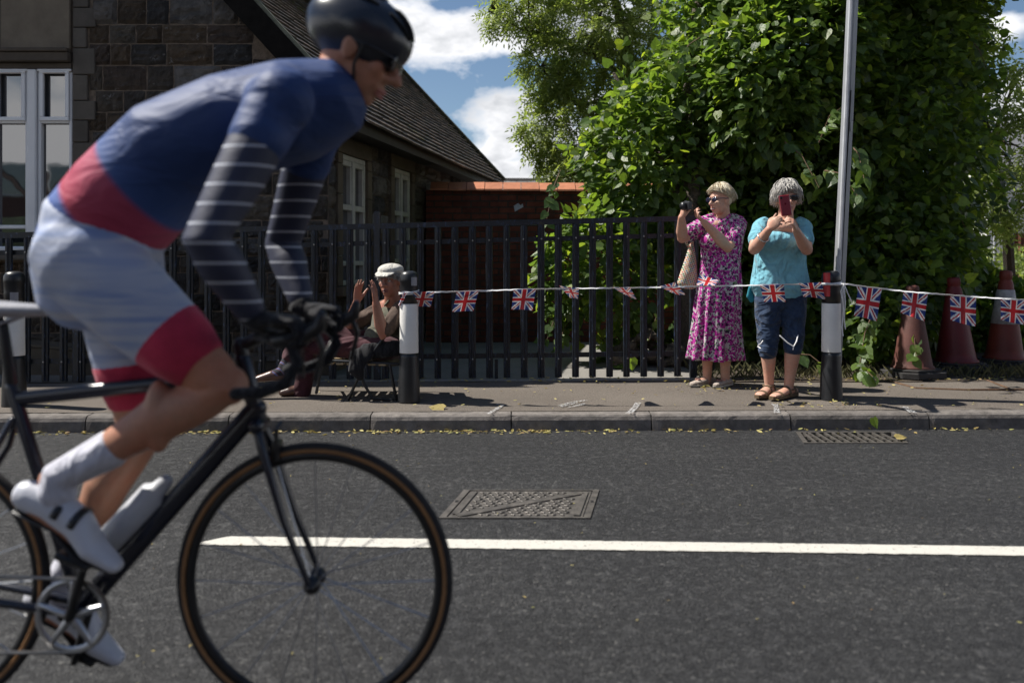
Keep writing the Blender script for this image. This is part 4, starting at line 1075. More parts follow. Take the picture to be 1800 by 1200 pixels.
def sprays(pts, direc, nleaf, llen, ll, parent, name, material, hang=.5):
    P1 = []; T1 = []; N1 = []; S1 = []; n = len(pts)
    d = direc+RNG.normal(0, .45, pts.shape)+np.array([0, 0, -hang]); d /= np.linalg.norm(d, axis=1)[:, None]
    side = np.cross(d, RNG.normal(0, 1, pts.shape)+[0, 0, 1.5]); side /= np.linalg.norm(side, axis=1)[:, None]; up = np.cross(side, d)
    up *= np.sign(up[:, 2:3]+1e-6)
    L = RNG.uniform(.8, 1.2, n)*llen
    for i in range(nleaf):
        u = (i+1)/nleaf
        for s in (1, -1):
            if i == nleaf-1 and s == -1: continue
            q = pts+d*(L*u)[:, None]-np.array([0, 0, 1])*(L*u*u*.35)[:, None]
            P1.append(q); T1.append(side*s*(1 if i < nleaf-1 else 0)+d*(.6 if i < nleaf-1 else 1)+np.array([0, 0, -.25])+RNG.normal(0, .15, pts.shape)); N1.append(up+RNG.normal(0, .3, pts.shape)); S1.append(RNG.uniform(.75, 1.15, n)*ll)
    return leafmesh(name, np.concatenate(P1), np.concatenate(T1), np.concatenate(N1), np.concatenate(S1), parent, material, lance=True)
def ash(name, label, base, ells, n, limbs, hang=.5, ll=.075, llen=.2):
    t = thing(name, base, label, 'tree'); pts, nn = crown(ells, n, .34, 0, 0, 0, None)
    # clump: pull the points towards shoot centres so sky shows between
    k = max(20, n//26); cen = pts[RNG.choice(len(pts), k)]; 
    idx = np.array([np.argmin(((cen-p)**2).sum(1)) for p in pts]); f = RNG.uniform(.1, .7, (len(pts), 1)); pts = pts*(1-f)+cen[idx]*f
    sprays(pts, nn, 5, llen, ll, t, 'crown', M_ASH, hang)
    tr = MB()
    for l, r in limbs: tr.tube([V(q) for q in l], r, 8)
    rc = RNG.choice(len(cen), min(len(cen), 130), replace=False)
    allp = [V(q) for l, r in limbs for q in l[1:]]
    for i in rc:
        c = V(cen[i]); a = min(allp, key=lambda q: (q-c).length); m = (a+c)/2+V((0, 0, .15*(a-c).length)); tr.tube([a, m, c], [.018, .012, .004], 5)
    tr.build('trunk', M_BARK, t)
A0 = P(1180, 600, 13.2); A0.z = PZ
ash('ash_tree', 'feathery ash tree with small pale leaflets behind the brick wall, open against the sky', A0,
    [E(1075, 60, 12.6, 1.15, 1.0, 1.15), E(1010, 240, 12.3, .62, .6, .85), E(960, 120, 12.4, .42, .5, .5), E(905, 15, 12.3, .48, .5, .38), E(1130, 250, 12.6, .8, .8, 1.0), E(1000, -90, 12.8, 1.1, .9, .8), E(1010, 300, 12.0, .36, .4, .25), E(945, 225, 12.2, .22, .3, .45)],
    7400, [([A0, A0+V((-.1, 0, 1.8)), P(1120, 150, 12.9), P(1060, -80, 12.8)], [.16, .13, .09, .05]), ([P(1150, 330, 13), P(1060, 280, 12.6), P(960, 250, 12.3), P(925, 255, 12.2)], [.05, .035, .02, .01]),
           ([P(1120, 150, 12.9), P(1030, 90, 12.6), P(930, 60, 12.4), P(860, 20, 12.3)], [.06, .04, .02, .01]), ([P(1140, 260, 13), P(1020, 190, 12.5), P(950, 120, 12.4)], [.05, .03, .01]), ([P(1060, 300, 12.4), P(1000, 310, 12.1), P(960, 320, 12)], [.03, .015, .006])])
B0 = P(1780, 600, 13); B0.z = PZ
ash('cherry_tree', 'loose tree with drooping narrow leaves against the sky at the right edge', B0,
    [E(1700, 110, 11.5, .60, .6, .75), E(1775, 300, 11.5, .55, .6, .8), E(1760, 210, 11.6, .4, .5, .4), E(1700, 330, 11.5, .6, .5, .9), E(1640, 20, 11.5, .6, .5, .5)], 1500,
    [([B0, P(1770, 400, 12), P(1740, 250, 11.7), P(1700, 80, 11.6)], [.10, .07, .05, .02]), ([P(1740, 250, 11.7), P(1790, 130, 11.5), P(1830, 90, 11.4)], [.03, .015, .006])], .7, .085, .24)
# shrubs low on the right
def shrub(name, label, px, py, D, r, n, m, s=(.04, .08)):
    c = P(px, py, D); t = thing(name, (c.x, c.y, PZ), label, 'bush'); pts, nn = crown([((c.x, c.y, c.z), r)], n, .25, 0, 0, 0, lambda p: p[:, 2] > PZ)
    leafmesh('foliage', pts, nn+RNG.normal(0, .5, pts.shape), nn+[0, 0, .6]+RNG.normal(0, .4, pts.shape), RNG.uniform(*s, len(pts)), t, m)
    st = MB()
    for i in range(8): a = V((c.x+random.uniform(-.2, .2)*r[0], c.y+random.uniform(-.2, .2), PZ-.02)); st.tube([a, V((c.x+random.uniform(-.7, .7)*r[0], c.y, c.z+random.uniform(0, .5)*r[2]))], [.012, .005], 5)
    st.build('stem', M_BARK, t)
shrub('garden_bush', 'sunlit green garden bush in front of the white house at the right edge', 1790, 500, 15.5, (1.0, .6, .65), 2600, M_ASH)
shrub('ivy_bush', 'dark bush behind the traffic cones under the lime tree', 1700, 560, 9.6, (.9, .4, .6), 3600, M_LIME, (.06, .1))
shrub('low_bush', 'small dark bush at the foot of the lime tree behind the railings', 1130, 610, 8.5, (.45, .3, .22), 500, M_LIME, (.05, .09))
# heap of rubble at the tree foot
mb = MB()
for i in range(60):
    q = P(random.uniform(1085, 1200), 650, random.uniform(7.9, 8.4)); q.z = PZ+random.uniform(.02, .38)*(1-abs((q.x-1.32)/.5))
    mb.ell(q, (random.uniform(.04, .1), random.uniform(.04, .1), random.uniform(.03, .06)), Matrix.Rotation(random.uniform(0, 3), 3, 'Z'), 8, 6)
tag(mb.build('stone_heap', mat('rubble', (.10, .08, .06), .95, .5, 12, .8, 50, .02), loc=V((1.3, 8.1, PZ)), remesh=.02), 'low heap of stones and soil at the foot of the lime tree', 'stone heap')

# ------------------------------------------------------------ weeds and litter
M_DRY = m_leaf('dry_leaf', [(.42, .34, .10), (.48, .42, .16), (.30, .20, .07), (.36, .36, .12), (.22, .12, .05)], (1.2, 1.1, .6), .2, .7)
def litter(name, spots, kind='stuff', label=None, cat=None):
    p = []; T = []; N_ = []; S = []
    for x, y, z, s in spots: p.append((x, y, z)); a = random.uniform(0, 6.28); T.append((math.cos(a), math.sin(a), random.uniform(-.05, .3))); N_.append((random.gauss(0, .5), random.gauss(0, .5), 1)); S.append(s)
    o = leafmesh(name, np.array(p), np.array(T), np.array(N_), np.array(S), None, M_DRY, lance=True)
    o['kind'] = kind; o['label'] = label; o['category'] = cat; return o
sp = []
for i in range(520):
    c = random.choice([-3.1, -2.5, -2.2, -1.9, -1.5, -.9, -.5, -.2, .2, .6, 1.2]) if random.random() < .65 else random.uniform(-3.6, 3.6)
    x = c+random.gauss(0, .12); sp.append((x, KY(x)-abs(random.gauss(0, .035))-.008, random.uniform(.003, .012), random.uniform(.015, .05)))
for i in range(230): x = random.uniform(-3.5, 3.8); y = random.uniform(KY(x)+.15, 7.2); sp.append((x, y, PZ+.012, random.uniform(.012, .04)))
for i in range(260): x = random.uniform(-2.5, 4.2); y = 7.0+.055*x*.5+abs(random.gauss(0, .12))-.02; sp.append((x, y, PZ+.016, random.uniform(.02, .05)))
for i in range(230): x = random.uniform(-3.2, 3.2); y = random.uniform(2.0, 5.5); sp.append((x, y, .006, random.uniform(.005, .016)))
for i in range(90): x = random.gauss(1.85, .35); sp.append((x, 6.75+random.gauss(0, .12), PZ+.014, random.uniform(.015, .05)))
for i in range(60): x = random.gauss(2.15, .25); sp.append((x, 5.95+random.gauss(0, .06), PZ+.016, random.uniform(.015, .04)))
litter('fallen_leaves', sp, label='yellow and brown leaf litter along the kerb foot, pavement and road', cat='leaf litter')
# three larger fallen leaves
def oneleaf(px, py, z, s, m, label, T=(1, .2, .1), N=(0, -.6, .8)):
    q = G(px, py, z); o = leafmesh('fallen_leaf', np.array([[0., 0, 0]]), np.array([T], float), np.array([N], float), np.array([s]), None, m); o.location = q+V((0, 0, .01)); tag(o, label, 'leaf')
oneleaf(1535, 757, .012, .07, M_LIME, 'green leaf with curled edge leaning on the kerb above the gully', (.3, -.1, -1), (.2, -1, .4))
bpy.data.objects['fallen_leaf'].location.z += .075
oneleaf(1575, 772, .01, .07, M_DRY, 'brown withered leaf lying on the right end of the gully grate', (1, .1, .1), (0, -.4, 1))
oneleaf(780, 720, PZ, .10, M_DRY, 'pale yellow leaf on the pavement behind the kerb right of the middle bollard', (-1, .2, .05), (0, -.5, 1))
oneleaf(1110, 655, PZ, .11, M_LIME, 'bright green leaf at the foot of the railings', (.1, .1, -1), (0, -1, .2))
bpy.data.objects['fallen_leaf.003'].location.z += .12
# grass and weeds under the hedge
g = MB()
for i in range(1500):
    x = random.uniform(1.6, 5.0); y = 7.15+.03*x+random.random()**2*1.2; h = random.uniform(.03, .12); a = random.uniform(0, 6.28); d = V((math.cos(a), math.sin(a), 0)); b = V((x, y, PZ+.0)); w = d.cross(V((0, 0, 1)))*.003
    g.add([b-w, b+w, b+d*h*.3+V((0, 0, h*.6))+w*.6, b+d*h*.8+V((0, 0, h)), b+d*h*.3+V((0, 0, h*.6))-w*.6], [(0, 1, 2, 3, 4)])
tag(g.build('grass', mat('weed_green', (.07, .09, .03), .8, .5, 3, c2=(.15, .13, .05))), 'thin weedy grass under the hedge behind the pavement', 'grass', kind='stuff')
# ------------------------------------------------------------ people
def m_skin(name, c, red=.35):
    n = NB(name); a = n.noise(9, 4); c2 = (min(1, c[0]*1.12), c[1]*.86, c[2]*.8)
    colr = n.ramp(a, [(.35, c), (.7, c2)]); colr = n.mix(1, colr, n.ramp(n.noise(60, 5, .7), [(.3, (.88,)*3), (.7, (1.08,)*3)]), 'MULTIPLY')
    m = n.fin(colr, .5, n.bump(n.noise(180, 4), .25, .002), spec=.35)
    n.b.inputs['Subsurface Weight'].default_value = .08; n.b.inputs['Subsurface Radius'].default_value = (.02, .008, .004); return m
M_SKIN = m_skin('skin', (.50, .31, .23)); M_SKIN2 = m_skin('skin_tanned', (.38, .20, .13)); M_SKIN3 = m_skin('skin_ruddy', (.34, .18, .13))
def basis(f, up=(0, 0, 1)):
    f = V(f).normalized(); r = f.cross(V(up)).normalized(); u = r.cross(f).normalized()
    return f, r, u, Matrix((r, f, u)).transposed()
def head(mb, c, f, up=(0, 0, 1), s=1.0, old=False):
    f, r, u, M = basis(f, up); E_ = lambda o, rad, seg=18, ring=12: mb.ell(c+(r*o[0]+f*o[1]+u*o[2])*s, tuple(q*s for q in rad), M, seg, ring)
    T_ = lambda pts, rad, seg=8: mb.tube([c+(r*a+f*b+u*d)*s for a, b, d in pts], [q*s for q in rad], seg)
    E_((0, -.012, .022), (.074, .094, .103), 24, 16); E_((0, .022, -.045), (.060, .068, .074), 20, 12); E_((0, .058, -.096), (.027, .026, .022))
    T_([(0, .084, .02), (0, .100, -.008), (0, .115, -.028)], [.009, .011, .015]); E_((.014, .096, -.032), (.011, .012, .009)); E_((-.014, .096, -.032), (.011, .012, .009))
    T_([(-.045, .066, .028), (-.02, .083, .032), (.02, .083, .032), (.045, .066, .028)], [.011, .012, .012, .011])
    for q in (-1, 1):
        E_((q*.036, .062, -.022), (.024, .022, .024)); E_((q*.076, -.006, -.008), (.010, .020, .032)); E_((q*.084, -.014, 0), (.006, .012, .022)); T_([(q*.03, .078, -.035), (q*.035, .07, -.06)], [.010, .008])
    T_([(-.024, .082, -.062), (0, .092, -.058), (.024, .082, -.062)], [.006, .008, .006]); T_([(-.020, .080, -.074), (0, .089, -.075), (.020, .080, -.074)], [.006, .009, .006])
def face_bits(t, c, f, up=(0, 0, 1), s=1.0, eyes=True, lipc=(.35, .10, .09), teeth=False, brows=None):
    f, r, u, M = basis(f, up); W = lambda a, b, d: c+(r*a+f*b+u*d)*s
    if eyes:
        for q in (-1, 1):
            e = MB(); e.ell(W(q*.031, .074, .006), (.0125*s,)*3, M, 12, 8); eo = e.build('eye', mat('eye_white', (.45, .43, .40), .3, .05), t, smooth=True)
            i = MB(); i.ell(W(q*.031, .0825, .006), (.006*s, .005*s, .006*s), M, 10, 6); i.build('iris', mat('iris_dark', (.03, .03, .035), .2), eo, smooth=True)
            l = MB(); l.tube([W(q*.045, .077, .012), W(q*.031, .086, .016), W(q*.017, .080, .012)], .0035*s, 6); l.build('eyelid', M_SKIN3, eo, smooth=True)
    if brows:
        for q in (-1, 1): b = MB(); b.tube([W(q*.048, .076, .030), W(q*.03, .094, .037), W(q*.014, .096, .032)], .004*s, 6); b.build('eyebrow', brows, t)
    m = MB(); m.tube([W(-.023, .087, -.066), W(0, .097, -.064), W(.023, .087, -.066)], [.003*s, .0065*s, .003*s], 8); m.tube([W(-.021, .085, -.075), W(0, .096, -.078), W(.021, .085, -.075)], [.003*s, .006*s, .003*s], 8)
    m.build('lips', mat('lips', lipc, .45), t, smooth=True)
    if teeth: m = MB(); m.tube([W(-.018, .091, -.0705), W(0, .099, -.071), W(.018, .091, -.0705)], .004*s, 8); m.build('teeth', mat('teeth', (.6, .58, .52), .3), t)
def sunglasses(t, c, f, up=(0, 0, 1), s=1.0, w=.070, col_=(.012, .012, .014)):
    f, r, u, M = basis(f, up); W = lambda a, b, d: c+(r*a+f*b+u*d)*s; m = MB()
    for q in (-1, 1):
        m.ell(W(q*.033, .098, .006), (.030*s, .006*s, .021*s), M, 16, 8); m.tube([W(q*.062, .092, .014), W(q*.080, .05, .014), W(q*.084, -.01, .010)], .0035*s, 6)
    m.tube([W(-.03, .103, .014), W(0, .106, .015), W(.03, .103, .014)], .004*s, 6); return m.build('sunglasses', mat('dark_lens', col_, .12, .1, spec=.8), t, smooth=True)
def hair(t, c, f, cols, ends, n=420, up=(0, 0, 1), s=1.0, part=0, vol=.012, wave=.006, name='hair', cap=True, rr=(.0032, .0014), back=.02, thmin=0):
    f, r, u, M = basis(f, up); mb = MB(); rnd = random.Random(5)
    R3 = (.080+vol, .100+vol, .100+vol); cc = c+(u*.026-f*.014)*s
    if cap:
        mb.ell(cc-f*.016*s+u*.004*s, tuple((q-.006)*s for q in R3), M, 22, 14, color=cols[0])
    for i in range(n):
        az = 2*math.pi*i/n*7.13+rnd.uniform(-.1, .1); th0 = R(thmin)+R(rnd.uniform(0, 60 if not thmin else 6))*(rnd.random()**.5); ca = math.cos(az)      # az 0 = face side
        te = R(np.interp(abs(((az+math.pi) % (2*math.pi))-math.pi), [0, .6, 1.1, 1.6, 2.3, 3.15], ends))*rnd.uniform(.80, 1.08); off = rnd.uniform(-.006, .008)+(rnd.random()**8)*.018; pts = []; m = 8; w0 = rnd.uniform(0, 6)
        if te < th0+.15: th0 = te-.2
        for k in range(m+1):
            th = th0+(te-th0)*k/m; a = az+.10*math.sin(w0+k*.5)+part*.3*(1-k/m); rad = 1+off/.1
            ex = max(0, th-R(95))*back*2
            q = cc+(r*math.sin(a)*R3[0]*math.sin(min(th, R(105)))*rad+f*math.cos(a)*R3[1]*math.sin(min(th, R(105)))*rad+u*R3[2]*(math.cos(th) if th < R(105) else math.cos(R(105))-(th-R(105))*.9)*rad)*s
            q = q+(r*math.sin(a)+f*math.cos(a))*((wave*math.sin(k*1.1+round(az*5)*2.1)+off*(k/m)**3*.8)*s)+(r*math.cos(a)-f*math.sin(a))*(wave*.8*math.sin(k*.9+round(az*4+th0*3)*1.7)*s); pts.append(q)
        g = rnd.uniform(.88, 1.12); cc_ = rnd.choice(cols); mb.tube(pts, [rr[0]*s]*(m-2)+[rr[0]*.8*s, rr[1]*1.4*s, rr[1]*s], 5, cap=False, color=tuple(q*g for q in cc_))
    n_ = NB(name+'_strands'); a = n_.N('ShaderNodeAttribute', attribute_name='tint'); n_.fin(a.outputs['Color'], .5, n_.bump(n_.noise(160, 3), .3, .003), spec=.35)
    return mb.build(name, n_.m, t, smooth=True)
def hand(mb, wrist, d, n, side, s=1.0, curl=(25, 25, 25, 30), spread=.0, thumb=35, thumbcurl=20):
    """wrist point, finger direction d, palm normal n (fingers curl to it), side = towards the thumb"""
    d = V(d).normalized(); n = V(n); n = (n-d*n.dot(d)).normalized(); sd_ = V(side); sd_ = (sd_-d*sd_.dot(d)-n*sd_.dot(n)).normalized()
    mb.tube([wrist-d*.02*s, wrist+d*.02*s, wrist+d*.055*s, wrist+d*.088*s], [(.027*s, .019*s), (.032*s, .018*s), (.040*s, .015*s), (.038*s, .012*s)], 14, side=sd_)
    for k, (L, r0) in enumerate(((.072, .0085), (.080, .0088), (.074, .0085), (.058, .0075))):
        o = (1.5-k)*.0195*s; p = wrist+d*(.088-(.006 if k in (0, 3) else 0))*s+sd_*o; ang = 0; dd = (d+sd_*(1.5-k)*spread).normalized(); pts = [p-dd*.012*s, p]
        for j, fr in enumerate((.42, .32, .26)):
            ang += R(curl[k])*(1.0 if j == 0 else 1.1); q = dd*math.cos(ang)+n*math.sin(ang); p = p+q*(L*fr*s); pts.append(p)
        mb.tube(pts, [r0*s, r0*s, r0*.98*s, r0*.9*s, r0*.72*s], 10, side=sd_)
    th = R(thumb); a = (d*math.cos(th)+sd_*math.sin(th)).normalized(); p0 = wrist+d*.018*s+sd_*.022*s+n*.006*s; p1 = p0+a*.045*s+n*.01*s; b = (a*math.cos(R(thumbcurl))+(d*.6+n*.6).normalized()*math.sin(R(thumbcurl))).normalized(); p2 = p1+b*.032*s; p3 = p2+(b+n*.2).normalized()*.025*s
    mb.tube([p0, p1, p2, p3], [.014*s, .0115*s, .0100*s, .0080*s], 10)
def shoe_tubes(mb, heel, toe, h=.045, w=.042, lift=.0):
    d = (toe-heel); mb.tube([heel+d*.06+V((0, 0, h*.55)), heel+d*.3+V((0, 0, h*.6)), heel+d*.65+V((0, 0, h*.5)), heel+d*.92+V((0, 0, h*.36))], [(w*.78, h*.6), (w*.8, h*.62), (w, h*.5), (w*.75, h*.36)], 16, side=d.cross(V((0, 0, 1))))

# ---- woman in the turquoise top
def woman_teal():
    D0 = 6.30; p = lambda x, y, dy=0: P(x, y, D0+dy)
    b = p(1370, 695); t0 = None
    root = MB()
    f = (-.06, -1, -.06); H = p(1383, 349, -.02)
    body = MB(); head(body, H, f, s=.95)
    body.tube([p(1380, 398, .03), p(1381, 380, .02), p(1382, 362, .01)], [(.075, .06), (.056, .052), (.052, .052)], 16)
    body.ell(p(1375, 401, -.02), (.115, .10, .062)); body.tube([p(1372, 505, .02), p(1372, 400, .02)], [(.13, .09), (.14, .09)], 16)
    aR, aL = p(1352, 676, .03), p(1386, 682, -.02)
    for hip, kn, an, toe, hl in (((1352, 520, .04), (1350, 603, .0), aR, p(1334, 690, -.10), p(1358, 686, .06)), ((1392, 520, .04), (1395, 603, -.03), aL, p(1360, 698, -.16), p(1396, 691, .02))):
        h, k = p(*hip), p(*kn)
        body.tube([h, (h+k)/2, k, k+(an-k)*.3, k+(an-k)*.7, an, an+V((0, 0, -.03))], [.085, .075, .056, .056, .040, .034, .036], 16)
        toe.z = PZ+.038; hl.z = PZ+.045; d = toe-hl
        body.tube([hl, hl+d*.35+V((0, 0, .012)), hl+d*.75, toe-V((0, 0, .006))], [(.031, .03), (.034, .032), (.041, .021), (.036, .015)], 14, side=d.cross(V((0, 0, 1))))
        sdv = d.cross(V((0, 0, 1))).normalized()
        for k_ in range(5): q = toe+sdv*(-.030+.0155*k_)*(1 if d.x < 0 else -1)-d.normalized()*.008*k_; body.tube([q-d.normalized()*.03, q+d.normalized()*(.022-.002*k_)], [.0095-.0008*k_, .0088-.0008*k_], 8)
    # arms
    sR, eR, wR = p(1336, 401, .02), p(1326, 438, -.13), p(1352, 403, -.33); sL, eL, wL = p(1412, 401, .02), p(1418, 439, -.13), p(1399, 404, -.34)
    for s_, e_, w_ in ((sR, eR, wR), (sL, eL, wL)):
        body.tube([s_, s_+(e_-s_)*.5, e_, e_+(w_-e_)*.25, e_+(w_-e_)*.7, w_], [.045, .050, .043, .045, .033, .027], 16)
    hR = p(1366, 389, -.39); hL = p(1391, 388, -.39)
    hand(body, wR, (p(1375, 381, -.42)-wR), (.75, -.1, .5), (0, .2, 1), .92, (35, 40, 45, 50), thumb=25)
    hand(body, wL, (p(1389, 377, -.43)-wL), (-.9, .15, .1), (-.1, .3, 1), .92, (38, 42, 46, 50), thumb=10)
    T = thing('person', (b.x, D0, PZ), 'grey-haired woman in turquoise top and navy cropped trousers photographing with a red phone', 'person')
    bo = body.build('body', M_SKIN, T, remesh=.006, smoothit=3)
    face_bits(T, H, f, s=.95, eyes=False); sunglasses(T, H, f, s=.98)
    hair(T, H, f, [(.42, .40, .37), (.37, .35, .32), (.50, .48, .44), (.31, .29, .27)], [68, 84, 112, 122, 128, 132], 2200, s=.97, part=.6, vol=.005, wave=.008)
    sh = MB()
    sh.tube([p(1371, 503, .03), p(1371, 488, .03), p(1371, 462, .03), p(1373, 430, .02), p(1374, 410, .02), p(1375, 403, .03)], [(.222, .145), (.212, .14), (.192, .13), (.185, .135), (.170, .105), (.140, .05)], 36, side=(1, 0, 0))
    for s_, e_ in ((sR, eR), (sL, eL)): sh.tube([s_+V((0, 0, .0)), s_+(e_-s_)*.25, s_+(e_-s_)*.54], [.056, .062, .067], 18)
    for q in (-1, 1): sh.tube([p(1375+q*28, 392, .02), p(1375+q*36, 397, .02), p(1375+q*41, 402, .02)], [(.035, .055), (.045, .060), (.050, .060)], 16)
    sh.ell(p(1370, 425, -.08), (.15, .07, .08))
    sho = sh.build('top', cloth('turquoise_linen', (.16, .40, .49), 1.0, 9, .10, stretch=(1, 1, .8), c2=(.18, .45, .54)), T, remesh=.009, smoothit=3)
    tl = MB(); tl.tube([p(1320, 505, .06), p(1318, 520, .06), p(1324, 528, .06)], [(.02, .012), (.03, .012), (.03, .01)], 10); tl.build('pouch', cloth('teal_dark', (.02, .20, .26), .4), T, remesh=.008)
    pn = MB()
    pn.tube([p(1371, 497, .04), p(1371, 520, .04)], [(.185, .125), (.19, .13)], 24, side=(1, 0, 0))
    for hip, kn, hem in (((1350, 524, .04), (1350, 590, .01), (1350, 617, .0)), ((1393, 524, .04), (1395, 585, -.02), (1394, 611, -.03))):
        h, k, e = p(*hip), p(*kn), p(*hem)
        pn.tube([h, h+(k-h)*.5, h+(k-h)*.85, k+(e-k)*.3, k+(e-k)*.55, e], [(.102, .11), (.094, .10), (.080, .085), (.082, .088), (.072, .078), (.070, .074)], 26, cap=True, side=(1, 0, 0))
    pn.build('trousers', cloth('navy_cotton', (.018, .035, .075), .9, 8, .2, stretch=(1, 1, 1.6), c2=(.028, .05, .10)), T, remesh=.008, smoothit=2)
    lc = MB()
    lc.tube([p(1371, 590, -.13), p(1384, 602, -.15), p(1395, 609, -.16), p(1400, 600, -.14), p(1403, 588, -.10)], .0048, 6); lc.tube([p(1395, 609, -.16), p(1394, 614, -.16)], .004, 6)
    lc.build('lace', M_TAPE, T); lc = MB()
    lc.tube([p(1333, 607, -.06), p(1338, 603, -.10), p(1341, 599, -.10)], .0045, 6); lc.tube([p(1332, 609, -.05), p(1337, 612, -.09)], .004, 6)
    lc.build('lace', M_TAPE, T)
    M_SAN = mat('sandal_leather', (.13, .085, .045), .65, .3, 20, .3)
    for toe, hl, an in ((p(1334, 690, -.10), p(1358, 686, .06), aR), (p(1360, 698, -.16), p(1396, 691, .02), aL)):
        toe.z = hl.z = PZ+.0; d = toe-hl; dn = d.normalized(); sv = d.cross(V((0, 0, 1))).normalized(); s_ = MB()
        out = [hl-dn*.03-sv*.02, hl-dn*.03+sv*.02, hl+sv*.036, hl+d*.5+sv*.036, hl+d*.85+sv*.048, toe+dn*.035+sv*.018, toe+dn*.035-sv*.018, hl+d*.85-sv*.048, hl+d*.5-sv*.036, hl-sv*.036]
        s_.prism([q+V((0, 0, .012)) for q in out][::-1], (0, 0, .022))
        for u, zz, rr in ((.40, .088, .040), (.80, .060, .048), (.10, .085, .036)):
            c = hl+d*u; arc = [c+sv*rr*math.cos(a)+V((0, 0, .025+(zz-.025)*math.sin(a))) for a in [math.pi*k/10 for k in range(11)]]
            s_.tube(arc, [(.013, .004)]*11, 8, side=dn)
        s_.tube([an+V((0, 0, -.005))+dn*.045*math.cos(a)+sv*.042*math.sin(a) for a in [2*math.pi*k/16 for k in range(16)]], .006, 6, closed=True)
        s_.build('sandal', M_SAN, T)
    br = MB(); c = eR+(wR-eR)*.62; ax = (wR-eR).normalized(); a = ax.cross(V((0, 0, 1))).normalized(); b2 = ax.cross(a); br.tube([c+a*.040*math.cos(q)+b2*.040*math.sin(q) for q in [2*math.pi*k/24 for k in range(24)]], .005, 8, closed=True)
    br.build('bangle', mat('silver', (.7, .7, .68), .25, metal=.9), T, smooth=True)
    # phone held in both hands
    ph = P(1380.5, 361, D0-.44); m = Matrix.Rotation(R(-6), 3, 'Y') @ Matrix.Rotation(R(-8), 3, 'X')
    tp = thing('phone', ph, 'red smartphone held upright in both hands before the grey-haired woman\'s face', 'phone')
    x = MB(); x.bevbox(ph, (.074, .009, .142), .004, m); x.build('case', mat('phone_red', (.22, .004, .014), .3, .05, spec=.6), tp)
    x = MB(); x.bevbox(ph+m @ V((0, .0055, 0)), (.068, .002, .136), .001, m); x.build('screen', mat('phone_black', (.01, .01, .01), .1), tp)
    x = MB(); x.ell(ph+m @ V((-.022, -.006, .054)), (.009, .003, .009), m, 12, 6); x.build('lens', mat('phone_lens', (.01, .01, .012), .1), tp)
    x = MB(); x.ell(ph+m @ V((0, -.0048, .01)), (.007, .001, .008), m, 12, 6); x.build('emblem', mat('phone_mark', (.22, .01, .02), .15, metal=.6), tp)
woman_teal()

# ---- woman in the flowered dress
def m_floral():
    n = NB('flower_print'); v = n.mapping((1, 1, 1)); 
    nz = n.N('ShaderNodeTexNoise'); nz.inputs['Scale'].default_value = 30; n.L(n.tc.outputs['Object'], nz.inputs['Vector'])
    vm = n.N('ShaderNodeVectorMath', operation='SCALE'); n.L(nz.outputs['Color'], vm.inputs[0]); vm.inputs[3].default_value = .045
    va = n.N('ShaderNodeVectorMath', operation='ADD'); n.L(v, va.inputs[0]); n.L(vm.outputs[0], va.inputs[1]); v = va.outputs[0]
    base = (.46, .42, .43)
    def layer(c, scale, thr, colr, off):
        vv = n.mapping((1, 1, 1), off, vec=v); d = n.voro(scale, vec=vv); m = n.ramp(d, [(thr, (1,)*3), (thr+.05, (0,)*3)]); return n.mix(m, c, colr)
    c = layer(base, 42, .30, (.09, .19, .06), (3, 1, 2)); c = layer(c, 31, .46, (.30, .015, .19), (0, 0, 0)); c = layer(c, 35, .42, (.38, .022, .24), (5, 2, 7)); c = layer(c, 38, .34, (.035, .012, .05), (1, 9, 4)); c = layer(c, 46, .19, (.50, .46, .48), (8, 3, 5))
    nb = n.bump(n.noise(6, 3, .5, vec=n.mapping((1.6, 1.6, .5)), dist=1), .6, .04)
    return n.fin(c, .75, nb, spec=.2)
